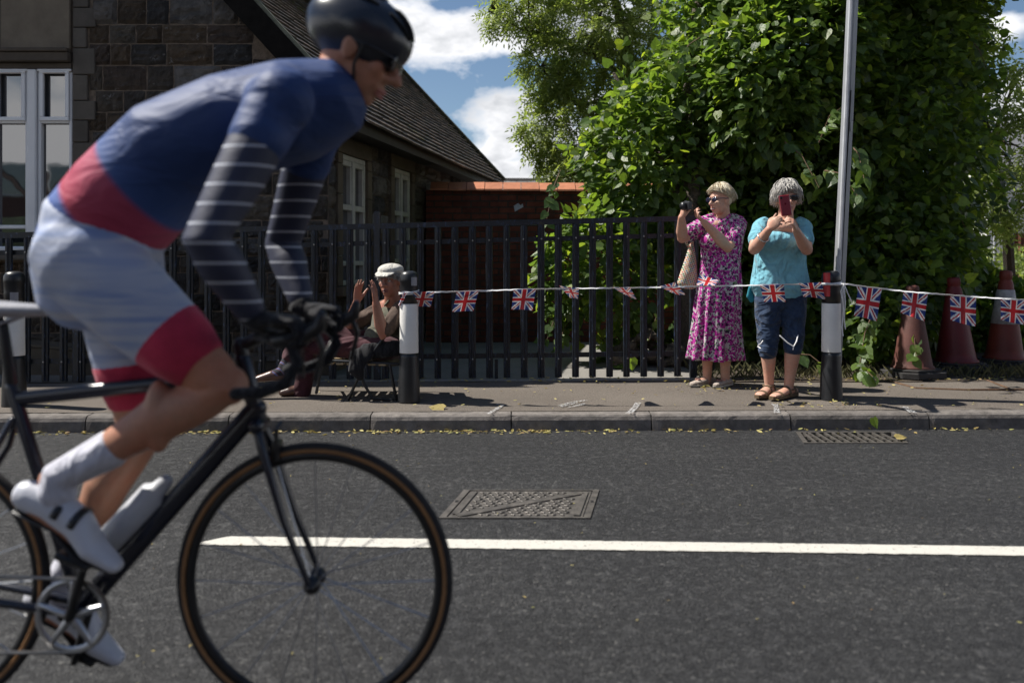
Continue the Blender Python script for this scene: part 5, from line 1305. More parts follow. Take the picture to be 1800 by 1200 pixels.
def woman_floral():
    D0 = 6.85; p = lambda x, y, dy=0: P(x, y, D0+dy)
    f = (-.86, -.5, -.06); H = p(1266, 352, -.01)
    T = thing('person', (p(1262, 680).x, D0, PZ), 'short-haired blonde woman in a pink flowered dress photographing with a small black camera', 'person')
    body = MB(); head(body, H, f, s=.95)
    body.tube([p(1272, 393, .03), p(1271, 378, .02), p(1270, 362, .01)], [.068, .056, .054], 16); body.ell(p(1266, 396, -.02), (.12, .085, .06)); body.tube([p(1266, 560, .0), p(1268, 400, .02)], [(.10, .08), (.11, .08)], 16)
    aR, aL = p(1243, 664, .02), p(1275, 665, -.02)
    for hip, an, toe, hl in ((p(1252, 540, .03), aR, p(1217, 674, -.07), p(1251, 668, .05)), (p(1280, 540, .0), aL, p(1258, 680, -.13), p(1281, 672, .0))):
        k = (hip+an)/2+V((-.02, -.02, .05)); body.tube([hip, k, k+(an-k)*.35, k+(an-k)*.75, an, an+V((0, 0, -.035))], [.07, .052, .052, .039, .034, .034], 16)
        toe.z = hl.z = PZ+.03; d = toe-hl; body.tube([hl, hl+d*.5+V((0, 0, .01)), toe], [(.028, .028), (.032, .028), (.026, .014)], 12, side=d.cross(V((0, 0, 1))))
    sL, eL, wL = p(1299, 399, -.03), p(1279, 435, -.15), p(1238, 391, -.27); sR, eR, wR = p(1238, 396, .02), p(1199, 418, -.08), p(1198, 382, -.24)
    for s_, e_, w_ in ((sL, eL, wL), (sR, eR, wR)): body.tube([s_, s_+(e_-s_)*.5, e_, e_+(w_-e_)*.3, e_+(w_-e_)*.75, w_], [.055, .052, .045, .047, .034, .027], 16)
    hand(body, wL, p(1216, 372, -.30)-wL, (-.1, -.2, .95), (.4, .4, .8), .92, (30, 34, 38, 40), thumb=30)
    hand(body, wR, p(1203, 364, -.27)-wR, (.8, .1, .2), (.4, -.7, .2), .92, (30, 34, 38, 45), thumb=30)
    body.build('body', M_SKIN, T, remesh=.006, smoothit=3)
    face_bits(T, H, f, s=.95, eyes=False, teeth=True); sunglasses(T, H, f, s=.98, col_=(.02, .018, .04))
    hair(T, H, f, [(.58, .50, .36), (.50, .42, .29), (.66, .60, .48), (.40, .33, .22)], [60, 62, 72, 82, 100, 114], 2200, s=.97, part=1.0, vol=.001, wave=.004)
    M_FL = m_floral(); dr = MB(); n = 72
    rows = [(1268, 385, .125, .085, 0), (1269, 392, .160, .11, 0), (1270, 403, .172, .125, 0), (1269, 425, .168, .135, 0), (1267, 452, .155, .13, .002), (1266, 475, .160, .135, .004), (1265, 500, .172, .145, .007), (1262, 530, .178, .15, .010), (1260, 556, .178, .15, .013), (1259, 585, .186, .155, .018), (1258, 610, .198, .165, .022), (1258, 631, .210, .175, .026)]
    vs = []; fs = []
    sub = []
    for a, b in zip(rows[:-1], rows[1:]):
        for k in range(4): u = k/4; sub.append(tuple(a[i]*(1-u)+b[i]*u for i in range(5)))
    sub.append(rows[-1])
    for x, y, rx, ry, pl in sub:
        c = p(x, y, .01)
        for k in range(n*2):
            th = 2*math.pi*k/(n*2); w = pl*(.7*math.sin(th*11+.6*math.sin(th*3))+.45*math.sin(th*17+1.3)); vs.append(c+V(((rx+w)*math.cos(th), (ry+w)*math.sin(th), .006*math.sin(th*5) if y > 625 else 0)))
    m = n*2
    for j in range(len(sub)-1):
        for k in range(m): k2 = (k+1) % m; fs.append((j*m+k, (j+1)*m+k, (j+1)*m+k2, j*m+k2))
    dr.add(vs, fs)
    for s_, e_, c0 in ((sL, eL, p(1280, 398, 0)), (sR, eR, p(1255, 396, .02))): dr.tube([c0, s_, s_+(e_-s_)*.35, s_+(e_-s_)*.62], [(.09, .07), (.074, .072), (.072, .070), (.070, .068)], 20, cap=True)
    for q in (-1, 1): dr.tube([p(1269+q*17, 384, .02), p(1269+q*30, 391, .01)], [(.035, .045), (.05, .055)], 14)
    dr.ell(p(1255, 425, -.06), (.12, .085, .08)); dr.build('dress', M_FL, T, smooth=True, solid=.003)
    kn = MB(); kn.ell(p(1266, 392, -.125), (.018, .012, .014)); kn.tube([p(1266, 392, -.12), p(1275, 386, -.08), p(1283, 378, -.02)], [.008, .012, .010], 8); kn.build('neck_tie', M_FL, T, smooth=True)
    ms = mat('flowered_shoe', (.34, .27, .22), .7, .45, 90, .2, c2=(.5, .42, .36)); mo = mat('shoe_sole', (.45, .42, .36), .8)
    for toe, hl in ((p(1217, 674, -.07), p(1251, 668, .05)), (p(1258, 680, -.13), p(1281, 672, .0))):
        toe.z = hl.z = PZ+.012; s_ = MB(); d = toe-hl; shoe_tubes(s_, hl-d*.12, toe+d*.10, .046, .040); so = s_.build('shoe', ms, T, remesh=.006, smoothit=2)
        sv = d.cross(V((0, 0, 1))).normalized(); dn = d.normalized(); o = MB(); out = [hl-dn*.035-sv*.02, hl-dn*.035+sv*.02, hl+d*.5+sv*.034, hl+d*.9+sv*.042, toe+dn*.035, hl+d*.9-sv*.042, hl+d*.5-sv*.034]; o.prism([V((q.x, q.y, PZ+.008)) for q in out][::-1], (0, 0, .014)); o.build('sole', mo, so)
        bw = MB(); c = hl+d*.72+V((0, 0, .048)); bw.ell(c+sv*.014, (.014, .010, .008)); bw.ell(c-sv*.014, (.014, .010, .008)); bw.ell(c, (.006, .006, .006)); bw.build('bow', mat('bow', (.25, .13, .11), .8), so, smooth=True)
    # camera
    c = P(1207, 362, D0-.33); tc = thing('compact_camera', c, 'small black camera held out at eye level by the blonde woman', 'camera'); m = Matrix.Rotation(R(28), 3, 'Z')
    x = MB(); x.bevbox(c, (.035, .105, .062), .006, m); x.bevbox(c+V((0, 0, .034)), (.022, .03, .012), .003, m); x.build('camera_body', M_BLK, tc)
    x = MB(); x.tube([c+m @ V((-.018, 0, 0)), c+m @ V((-.05, 0, 0))], [.026, .024], 20, cap=False); x.build('lens', M_BLK, tc, smooth=True)
    x = MB(); x.bevbox(c+m @ V((.019, 0, 0)), (.002, .075, .05), .0005, m); x.build('screen', mat('cam_screen', (.03, .03, .035), .1), tc)
    # shoulder bag hanging from the far elbow
    tb = thing('cloth_bag', p(1210, 500, .05), 'cream cloth bag with small coloured dots hanging from the blonde woman\'s arm', 'bag')
    n_ = NB('dotted_cloth'); v = n_.mapping((1, 1, 1), rot=(0, R(20), 0)); vv = n_.N('ShaderNodeTexVoronoi'); vv.inputs['Scale'].default_value = 62; vv.inputs['Randomness'].default_value = 0
    fl = n_.mapping((1, 0, 1), vec=v); n_.L(fl, vv.inputs['Vector']); dots = n_.ramp(vv.outputs['Distance'], [(.30, (1,)*3), (.36, (0,)*3)])
    sp_ = n_.N('ShaderNodeSeparateColor'); n_.L(vv.outputs['Color'], sp_.inputs[0]); dc = n_.ramp(sp_.outputs[0], [(0, (.45, .06, .04)), (.3, (.04, .16, .08)), (.5, (.50, .22, .05)), (.7, (.06, .10, .25)), (.85, (.4, .05, .05))], 'CONSTANT')
    mbg = n_.fin(n_.mix(dots, (.52, .47, .36), dc), .85, n_.bump(n_.noise(9, 3, dist=1), .5, .03))
    x = MB(); x.tube([p(1216, 430, .05), p(1214, 455, .05), p(1211, 480, .05), p(1209, 499, .05)], [(.018, .02), (.045, .035), (.070, .05), (.088, .045)], 24, side=(1, 0, 0)); x.build('bag_body', mbg, tb, remesh=.008, smoothit=2)
    x = MB(); x.tube([p(1207, 425, -.02), p(1212, 412, -.06), p(1217, 425, -.02), p(1216, 436, .04)], [(.012, .004)]*4, 8); x.tube([p(1205, 424, .02), p(1214, 440, .05)], [(.010, .004)]*2, 8); x.build('strap', mbg, tb)
woman_floral()

# ---- old man clapping on a folding chair
def old_man():
    D0 = 6.38; p = lambda x, y, dy=0: P(x, y, D0+dy)
    T = thing('person', (p(688, 690).x, D0, PZ), 'elderly man in a pale flat cap sitting cross-legged and clapping by the railings', 'person')
    f = (-.34, -.93, -.06); H = p(686, 493, -.12); body = MB(); head(body, H, f, s=.98)
    body.tube([p(692, 538, -.04), p(690, 520, -.08), p(688, 505, -.10)], [.07, .06, .058], 16)
    body.tube([p(690, 610, 0), p(692, 545, 0)], [(.12, .10), (.13, .10)], 16)
    sL, eL, wL = p(706, 543, -.18), p(672, 588, -.24), p(661, 533, -.34); sR, eR, wR = p(676, 541, .12), p(613, 574, .02), p(627, 531, -.18)
    for s_, e_, w_ in ((sL, eL, wL), (sR, eR, wR)): body.tube([s_, s_+(e_-s_)*.5, e_, e_+(w_-e_)*.3, e_+(w_-e_)*.75, w_], [.05, .048, .042, .044, .034, .028], 16)
    hand(body, wR, (.10, .0, 1), (.75, -.45, 0), (.5, .8, 0), 1.0, (6, 5, 5, 8), .10, thumb=35, thumbcurl=5); hand(body, wL, (-.12, -.05, 1), (-.75, .2, 0), (.8, .55, .2), 1.0, (8, 6, 6, 10), .10, thumb=42, thumbcurl=5)
    hipR, knR, anR = p(682, 606, .10), p(537, 583, -.06), p(495, 652, -.12); hipL, knL, anL = p(690, 610, -.12), p(545, 612, -.02), p(531, 690, -.02)
    for h, k, a in ((hipR, knR, anR), (hipL, knL, anL)): body.tube([h, (h+k)/2, k, k+(a-k)*.35, a], [.07, .065, .05, .05, .036], 14)
    body.build('body', M_SKIN3, T, remesh=.006, smoothit=2)
    face_bits(T, H, f, s=.98, lipc=(.16, .05, .045), brows=mat('brow_grey', (.22, .19, .17), .8))
    m = MB(); fr, r, u, M = basis(f); m.ell(H+fr*.088*.98-u*.071, (.014, .008, .008), M, 12, 8); m.build('mouth', mat('mouth_dark', (.03, .008, .008), .6), T)
    hair(T, H, f, [(.34, .32, .30), (.42, .40, .37), (.25, .23, .21)], [86, 88, 98, 110, 120, 124], 400, s=.99, vol=.004, wave=.002, cap=False, thmin=86)
    cp = MB(); cp.ell(H+u*.078-fr*.012, (.092, .112, .048), M, 28, 14); cp.ell(H+u*.062-fr*.03, (.088, .092, .045), M, 24, 12)
    cp.tube([H+u*.060+fr*.07, H+u*.052+fr*.105, H+u*.040+fr*.128], [(.080, .014), (.072, .010), (.050, .006)], 20, side=r)
    cp.build('flat_cap', cloth('cap_tweed', (.50, .48, .43), .3, 20, .15), T, remesh=.006, smoothit=2)
    sh = MB(); sh.tube([p(684, 614, .0), p(686, 590, .0), p(690, 560, -.01), p(692, 540, -.01), p(692, 531, -.02)], [(.165, .13), (.17, .14), (.175, .135), (.17, .10), (.08, .07)], 28, side=(.75, -.66, 0)); sh.ell(p(668, 590, -.05), (.12, .10, .09))
    for q in (-1, 1): sh.tube([p(689+q*5, 528, -.10+q*.02), p(689+q*13, 537, -.12)], [(.022, .010), (.030, .008)], 8)
    sh.build('gilet', cloth('khaki_cotton', (.10, .098, .07), .9, 8, .2), T, remesh=.008, smoothit=2)
    sl = MB()
    for s_, e_ in ((sL, eL), (sR, eR)): sl.tube([s_, s_+(e_-s_)*.4, s_+(e_-s_)*.80], [.068, .062, .058], 18)
    sl.build('sleeves', cloth('brown_shirt', (.095, .065, .050), .9, 8, .2), T, remesh=.008, smoothit=2)
    tr = MB()
    tr.tube([p(694, 612, -.02), p(676, 612, 0)], [(.15, .11), (.15, .11)], 20, side=(0, 1, 0))
    tr.tube([hipR, hipR+(knR-hipR)*.5, knR, knR+(anR-knR)*.3, knR+(anR-knR)*.62], [.092, .086, .070, .072, .066], 20); tr.tube([hipL, hipL+(knL-hipL)*.5, knL, knL+(anL-knL)*.4, anL+V((0, 0, .0))], [.092, .084, .068, .070, .066], 20)
    tr.build('trousers', cloth('maroon_cotton', (.05, .014, .019), .9, 7, .2, stretch=(.5, 1, 1)), T, remesh=.008, smoothit=2)
    so = MB(); so.tube([anR+(knR-anR)*.28, anR+(knR-anR)*.1, anR+V((.0, 0, -.01)), anR+(p(475, 662, -.12)-anR)*.8], [.046, .043, .044, .040], 16)
    n_ = NB('striped_sock'); w = n_.N('ShaderNodeTexWave'); w.inputs['Scale'].default_value = 9; w.bands_direction = 'DIAGONAL'; n_.L(n_.tc.outputs['Object'], w.inputs[0]); mk = n_.fin(n_.ramp(w.outputs['Fac'], [(.7, (.012, .012, .02)), (.8, (.25, .06, .05)), (.95, (.05, .09, .2))]), .9)
    so.build('sock', mk, T, smooth=True)
    ml = mat('brown_leather', (.085, .04, .028), .32, .25, 14, .15, spec=.6)
    toe = p(440, 668, -.14); hl = p(494, 664, -.12); d = toe-hl; s_ = MB()
    s_.tube([hl+V((.02, 0, .01)), hl+d*.3+V((0, 0, .022)), hl+d*.7+V((0, 0, .008)), toe], [(.036, .034), (.040, .040), (.045, .028), (.034, .016)], 16, side=(0, 1, 0)); s_.build('shoe', ml, T, remesh=.006, smoothit=1)
    toe = p(492, 696, -.05); hl = p(540, 697, .0); toe.z = hl.z = PZ+.002; d = toe-hl; s_ = MB(); shoe_tubes(s_, hl, toe, .07, .046); s_.build('shoe', ml, T, remesh=.006, smoothit=1)
    # folding chair
    ch = thing('folding_chair', p(640, 690, 0)*1, 'folding chair with wooden slat seat and black tube frame under the elderly man', 'chair')
    fr_ = MB(); r = .011
    for dy in (-.22, .22):
        a = lambda x, y: p(x, y, dy)
        fr_.tube([a(556, 690), a(566, 640), a(572, 632)], r, 8)
        fr_.tube([a(612, 703), a(640, 640), a(700, 560), a(708, 540)], r, 8)
        fr_.tube([a(630, 640), a(640, 675), a(655, 700), a(690, 703)], r, 8); fr_.tube([a(685, 640), a(697, 704)], r, 8); fr_.tube([a(565, 633), a(700, 640)], r, 8)
    for q in ((612, 703), (690, 703), (565, 633), (700, 640)): fr_.tube([p(*q, -.22), p(*q, .22)], r, 8)
    fr_.build('frame', M_BLK, ch, smooth=True)
    for k in range(7):
        x = 572+k*18; s_ = MB(); s_.bevbox(p(x, 632+k*.4, 0), (.055, .46, .016), .004); s_.build('seat_slat', mat('slat_wood', (.30, .22, .12), .6, .3, 12, c2=(.36, .28, .17)) if k == 0 else bpy.data.materials['slat_wood'], ch)
    bk = MB(); bk.tube([p(706, 545, -.22), p(708, 545, .22)], [(.004, .06)]*2, 10, side=(1, 0, 0)); bk.tube([p(702, 575, -.22), p(703, 575, .22)], [(.004, .06)]*2, 10, side=(1, 0, 0)); bk.build('backrest', M_BLK, ch)
    jk = MB(); jk.tube([p(648, 618, -.23), p(630, 628, -.25), p(626, 650, -.26), p(634, 664, -.25)], [(.06, .02), (.08, .025), (.06, .03), (.03, .02)], 14, side=(1, 0, 0)); jk.tube([p(640, 618, -.2), p(700, 612, -.2)], [(.03, .06)]*2, 12); jk.tube([p(625, 640, -.25), p(622, 652, -.25), p(616, 658, -.25)], [.02, .014, .008], 8)
    tag(jk.build('jacket', cloth('black_jacket', (.010, .010, .012), .8, 9), loc=p(645, 640, -.22), remesh=.009, smoothit=2), 'black jacket draped over the side of the folding chair', 'jacket')
old_man()
# ------------------------------------------------------------ racing bicycle, close to the camera, and its rider
BYK = 2.10                        # distance of the bicycle's plane
def q_(px, py, dy=0): return V(((px-900)/FPX*BYK-.05, BYK+dy, CAMZ+(HZ-py)/FPX*BYK))
M_FRAME = mat('frame_navy', (.010, .012, .022), .25, .2, 6, .02, spec=.6)
M_CARB = mat('carbon_black', (.012, .012, .013), .35, .2, 20, .05, spec=.5)
M_ALU = mat('brushed_alloy', (.45, .46, .48), .3, .1, 20, .05, metal=.9)
M_TYRE = mat('tyre_black', (.018, .017, .017), .8, .3, 40, .3, 300, .001); M_WALL = mat('tyre_tan', (.26, .13, .05), .75, .15, 20)
M_BTAPE = cloth('bar_tape', (.012, .012, .014), .5, 40)
BX = -1.06; BB = V((BX, BYK, .272)); RH = V((BX-.415, BYK, .340)); FH = V((BX+.575, BYK, .340)); WR = .340
bike = thing('racing_bicycle', (BX, BYK, 0), 'dark racing bicycle with thin tan-walled tyres ridden past close to the camera', 'bicycle')
def wheel(c, rear):
    t = MB(); t.tube([c+V((math.cos(a), 0, math.sin(a)))*(WR-.013) for a in [2*math.pi*k/72 for k in range(72)]], .0128, 12, side=(0, 1, 0), closed=True)
    w = MB(); w.tube([c+V((math.cos(a), 0, math.sin(a)))*(WR-.032) for a in [2*math.pi*k/72 for k in range(72)]], [(.010, .014)]*72, 8, side=(0, 1, 0), closed=True)
    ro = w.build('wheel', M_CARB, bike, smooth=True)
    t.build('tyre', M_TYRE, ro, smooth=True)
    for s in (-1, 1):
        sw = MB(); sw.tube([c+V((math.cos(a)*(WR-.019), s*.0105, math.sin(a)*(WR-.019))) for a in [2*math.pi*k/72 for k in range(72)]], [(.003, .006)]*72, 8, side=(0, 1, 0), closed=True); sw.build('sidewall', M_WALL, ro, smooth=True)
    sp = MB()
    for k in range(20):
        a = 2*math.pi*k/20; s = 1 if k % 2 else -1; b = a+(.9 if (k//2) % 2 else -.9)*(1 if rear else 0)
        sp.tube([c+V((math.cos(b)*.02, s*.028, math.sin(b)*.02)), c+V((math.cos(a)*(WR-.040), 0, math.sin(a)*(WR-.040)))], .0016, 4, cap=False)
    sp.build('spokes', M_ALU, ro)
    h = MB(); h.tube([c+V((0, -.05, 0)), c+V((0, .05, 0))], [.012, .012], 14); h.tube([c+V((0, -.033, 0)), c+V((0, -.025, 0))], .022, 14); h.tube([c+V((0, .025, 0)), c+V((0, .033, 0))], .022, 14); h.build('hub', M_CARB, ro, smooth=True)
    return ro
wheel(RH, True); wheel(FH, False)
ST = V((BX-.165, BYK, .785)); HT = V((BX+.40, BYK, .875)); HB = V((BX+.437, BYK, .735)); SAD = V((BX-.215, BYK, 1.005))
def bike_frame():
    f = MB()
    f.tube([ST, HT+V((0, 0, -.03))], [(.014, .018)]*2, 14); f.tube([BB, HB+V((-.004, 0, .03))], [(.022, .026)]*2, 16); f.tube([BB, ST+V((-.006, 0, .03))], .016, 14); f.tube([HT+V((-.003, 0, .01)), HB], .021, 16)
    for s in (-1, 1): f.tube([BB+V((0, s*.03, 0)), (BB+RH)/2+V((0, s*.045, 0)), RH+V((0, s*.065, 0))], [.012, .010, .007], 10); f.tube([ST+V((0, s*.01, -.05)), ST+V((-.03, s*.03, -.12)), RH+V((0, s*.065, 0))], [.008, .008, .006], 10)
    f.tube([BB+V((0, -.035, 0)), BB+V((0, .035, 0))], .022, 16); f.build('frame', M_FRAME, bike, smooth=True)
    k = MB(); 
    for s in (-1, 1): k.tube([HB+V((.002, s*.02, -.01)), HB+V((.018, s*.038, -.06)), HB+(FH-HB)*.6+V((-.008, s*.048, 0)), FH+V((0, s*.052, 0))], [(.012, .016), (.012, .016), (.009, .012), (.007, .008)], 12)
    k.tube([HB+V((.002, -.03, -.012)), HB+V((.002, .03, -.012))], .020, 12); k.build('fork', M_FRAME, bike, smooth=True)
    b = MB(); b.bevbox(HB+V((.045, 0, -.075)), (.02, .045, .05), .005); b.tube([HB+V((.05, -.03, -.07)), HB+V((.05, -.025, -.02)), HB+V((.05, .02, -.01))], .006, 8); b.build('brake', M_CARB, bike)
    s = MB(); s.tube([ST, SAD+V((.02, 0, -.035))], .0135, 12); s.build('seatpost', M_CARB, bike, smooth=True)
    s = MB(); s.tube([SAD+V((-.12, 0, .012)), SAD+V((-.06, 0, .006)), SAD+V((.04, 0, 0)), SAD+V((.13, 0, -.002))], [(.068, .018), (.070, .022), (.034, .020), (.018, .014)], 18, side=(0, 1, 0)); s.tube([SAD+V((-.07, .02, -.02)), SAD+V((.02, .02, -.035)), SAD+V((.08, .01, -.012))], .0035, 6); s.tube([SAD+V((-.07, -.02, -.02)), SAD+V((.02, -.02, -.035)), SAD+V((.08, -.01, -.012))], .0035, 6)
    s.build('saddle', mat('saddle_pale', (.30, .30, .32), .4, .1), bike, smooth=True)
    s = MB(); top = HT+V((-.008, 0, .045)); clamp = HT+V((.085, 0, .085)); s.tube([HT, top], .018, 14); s.tube([top+V((0, 0, -.005)), clamp], .016, 12); s.build('stem', M_CARB, bike, smooth=True)
    h = MB(); hp = [clamp+V((0, -.10, 0)), clamp+V((.01, -.19, 0)), clamp+V((.045, -.208, -.004)), clamp+V((.085, -.210, -.02)), clamp+V((.10, -.212, -.06)), clamp+V((.075, -.214, -.105)), clamp+V((.02, -.216, -.125)), clamp+V((-.035, -.216, -.128))]
    mir = [V((p.x, 2*BYK-p.y, p.z)) for p in hp]; h.tube(hp[::-1]+mir, .0145, 12); h.build('handlebar', M_BTAPE, bike, smooth=True)
    for sgn in (-1, 1):
        l = MB(); o = clamp+V((.085, sgn*.211, 0)); l.tube([o+V((-.03, 0, -.012)), o+V((.03, 0, 0)), o+V((.062, 0, .02)), o+V((.068, 0, .045))], [.017, .018, .018, .013], 12); l.tube([o+V((.055, 0, .012)), o+V((.072, 0, -.03)), o+V((.055, 0, -.10))], [.008, .007, .006], 8); l.build('brake_lever', M_CARB, bike, smooth=True)
    c = MB(); n = 64
    ring = [(.070, .0), (.088, 0), (.088, .004), (.070, .004)]; my = Matrix.Rotation(R(90), 3, 'X')
    c.tube([BB+V((math.cos(a)*.082, -.045, math.sin(a)*.082)) for a in [2*math.pi*k/n for k in range(n)]], [(.002, .010 if k % 2 else .008) for k in range(n)], 6, side=(0, 1, 0), closed=True)
    for k in range(5): a = 2*math.pi*k/5+.3; c.tube([BB+V((0, -.045, 0)), BB+V((math.cos(a)*.08, -.045, math.sin(a)*.08))], [.012, .006], 8)
    cro = c.build('crankset', M_ALU, bike, smooth=True)
    crd = V((.30, 0, .954)).normalized()
    for s in (-1, 1):
        a = MB(); e = BB+crd*(-s)*.1725+V((0, s*.068, 0)); a.tube([BB+V((0, s*.055, 0)), e], [(.012, .015), (.009, .011)], 10); a.build('crank', M_CARB, cro, smooth=True)
        pd = MB(); pd.bevbox(e+V((0, s*.05, 0)), (.085, .07, .018), .005, Matrix.Rotation(R(22 if s < 0 else 25), 3, 'Y')); pd.tube([e, e+V((0, s*.05, 0))], .007, 8); pd.build('pedal', M_CARB, bike)
    ch = MB()
    pts = []
    for k in range(13): a = R(90-15*k); pts.append(BB+V((math.cos(a)*.088, -.045, math.sin(a)*.088)))
    dr = RH+V((.01, -.045, -.13)); ds = RH+V((.0, -.045, 0))
    pts += [dr+V((.03, 0, -.03)), dr+V((-.02, 0, -.03)), dr+V((-.03, 0, .0)), RH+V((.03, -.045, -.06)), RH+V((.035, -.045, -.02))]
    for k in range(8): a = R(0-15+ (k*18)); pts.append(RH+V((math.cos(a+.0)*-.0+.036*math.cos(a), -.045, .036*math.sin(a))))
    ch.tube(pts, [(.0035, .005)]*len(pts), 6, side=(0, 1, 0), closed=True); ch.build('chain', mat('chain', (.20, .19, .18), .35, metal=.8), bike)
    ca = MB()
    for k, r in enumerate((.050, .044, .038, .033, .028)): ca.tube([RH+V((0, -.032-.004*k, 0)), RH+V((0, -.030-.004*k, 0))], r, 24)
    ca.build('cassette', M_ALU, bike)
    de = MB(); de.bevbox(RH+V((.015, -.05, -.06)), (.025, .02, .05), .005); de.bevbox(dr+V((.0, 0, .01)), (.02, .012, .09), .004, Matrix.Rotation(R(15), 3, 'Y')); de.build('derailleur', M_CARB, bike)
    bc = MB(); m = BB+(HB-BB)*.42; d = (HB-BB).normalized(); up = V((-d.z, 0, d.x)); m = m+up*.062; bc.tube([m-d*.09, m+d*.06, m+d*.075, m+d*.10], [.036, .036, .022, .018], 20)
    bc.build('bottle', mat('bottle_pale', (.42, .43, .46), .4, .08), bike, smooth=True)
    for s in (-1, 1):
        cb = MB(); o = clamp+V((.05, s*.2, -.01)); cb.tube([o, o+V((.05, -s*.04, -.03)), o+V((.03, -s*.13, -.10)), HT+V((.04, s*.01, -.06)), HB+V((-.03, s*.012, .03))], .0025, 6); cb.build('cable', M_CARB, bike, smooth=True)
    return clamp, crd
CL, CRD = bike_frame()

def cyclist():
    T = thing('person', (BX, BYK, 0), 'cyclist in blue and red race kit and dark helmet riding past close to the camera', 'person')
    hip = q_(212, 452, 0); mid = q_(345, 268, 0); sho = q_(560, 195, 0); H = q_(668, 92, 0)
    body = MB(); f = (.86, .0, -.42); up = (.35, 0, .94)
    head(body, H, f, up, 1.0)
    body.tube([sho+V((.0, 0, .0)), sho+V((.09, 0, .06)), H+V((-.05, 0, -.04))], [.055, .054, .056], 16)
    body.tube([hip, mid, sho], [(.12, .09), (.14, .10), (.14, .09)], 18, side=(0, 1, 0))
    hoodL, hoodR = CL+V((.085, .211, .015)), CL+V((.085, -.211, .015))
    arms = []
    for s, hd in ((-1, hoodR), (1, hoodL)):
        S = sho+V((.0, s*.19, -.02)); W = hd+V((-.075, s*.004, .022)); mid_ = (S+W)/2; L = (S-W).length; off = math.sqrt(max(.0004, .285**2-(L/2)**2)) if L < .57 else .02
        E_ = mid_+V((-.55, s*.55, -.35)).normalized()*off
        arms.append((S, E_, W, s)); body.tube([S, S+(E_-S)*.5, E_, E_+(W-E_)*.3, E_+(W-E_)*.75, W], [.052, .048, .041, .043, .032, .026], 18)
    feet = []
    for s, ped in ((-1, BB+CRD*.1725+V((0, -.118, 0))), (1, BB-CRD*.1725+V((0, .118, 0)))):
        hp = hip+V((.0, s*.09, 0)); ang = R(-30 if s < 0 else -28); fd = V((math.cos(ang), 0, math.sin(ang))); fu = V((-fd.z, 0, fd.x))
        ball = ped+fu*.030; heel = ball-fd*.175+fu*.012; ank = heel+fd*.035+fu*.085
        D = ank-hp; L = min(D.length, .905); a, b_ = .46, .45; x = (a*a-b_*b_+L*L)/(2*L); hh = math.sqrt(max(0, a*a-x*x)); dn = D.normalized(); pr = V((-dn.z, 0, dn.x)); pr = pr if pr.x > 0 else -pr
        kn = hp+dn*x+pr*hh; feet.append((hp, kn, ank, heel, ball, fd, fu, s))
        body.tube([hp, hp+(kn-hp)*.5, kn-(kn-hp)*.08, kn, kn+(ank-kn)*.12, kn+(ank-kn)*.34+V((-.018, 0, 0)), kn+(ank-kn)*.75, ank], [.090, .078, .058, .056, .050, .056, .036, .033], 22)
        body.tube([heel+fu*.02, heel+fd*.1+fu*.02, ball+fd*.06], [.03, .034, .022], 12)
    for hp, kn, ank, heel, ball, fd, fu, s in feet:
        d = (ank-kn); body.ell(kn+d*.30+V((-.030, s*.012, 0)), (.034, .040, .085)); body.ell(kn+V((.012, 0, .005)), (.042, .042, .046)); body.ell(kn+(hp-kn)*.25+V((.01, s*.03, -.01)), (.055, .04, .045))
    body.build('body', M_SKIN2, T, remesh=.006, smoothit=3)
    # race jersey: blue with a pink-red band low on the back; sleeves navy with thin white hoops
    n = NB('race_jersey'); sx = n.N('ShaderNodeSeparateXYZ'); n.L(n.tc.outputs['Object'], sx.inputs[0])
    al = n.M('ADD', n.M('MULTIPLY', sx.outputs[0], .80), n.M('MULTIPLY', sx.outputs[2], .60))
    c = n.ramp(n.M('MULTIPLY', al, 1.0, True), [(0, (.20, .24, .36)), (.775, (.07, .12, .32)), (.79, (.36, .035, .07)), (.90, (.34, .05, .10)), (.915, (.035, .075, .22)), (1.0, (.02, .045, .14))])
    seam = n.noise(5, 3, .5, vec=n.mapping((1, 1, 2.5), rot=(0, R(35), 0)), dist=1.2); nb = n.bump(seam, .5, .03); nb = n.bump(n.noise(900, 2), .12, .001, nb)
    mj = n.fin(c, .6, nb, spec=.3)
    j = MB(); j.tube([hip+V((.0, 0, .06)), q_(262, 352), mid, q_(450, 222), sho, sho+V((.06, 0, .02))], [(.165, .135), (.168, .14), (.178, .135), (.185, .128), (.178, .125), (.14, .11)], 36, side=(0, 1, 0))
    for S, E_, W, s in arms: j.tube([sho+V((-.03, s*.10, -.01)), S, S+(E_-S)*.3], [.085, .072, .066], 20)
    j.tube([sho+V((.0, 0, .01)), sho+V((.04, 0, .03)), sho+V((.085, 0, .06))], [.10, .085, .068], 20)
    for S, E_, W, s in arms: j.ell(S+V((.01, 0, .01)), (.075, .070, .075))
    j.build('jersey', mj, T, remesh=.007, smoothit=4)
    sm = MB(); sm.tube([hip+V((.05, -.142, .06)), q_(300, 350, -.147), q_(372, 285, -.142), q_(455, 240, -.138)], .0022, 6); sm.build('side_seam', cloth('seam_navy', (.012, .014, .03), .2), T)
    n = NB('hooped_sleeve'); sx = n.N('ShaderNodeSeparateXYZ'); n.L(n.tc.outputs['Object'], sx.inputs[0]); w = n.M('FRACT', n.M('MULTIPLY', sx.outputs[2], 24)); ms = n.fin(n.ramp(w, [(.84, (.018, .022, .05)), (.87, (.42, .44, .50)), (.95, (.42, .44, .50)), (.98, (.018, .022, .05))]), .6, n.bump(n.noise(14, 3), .3, .01))
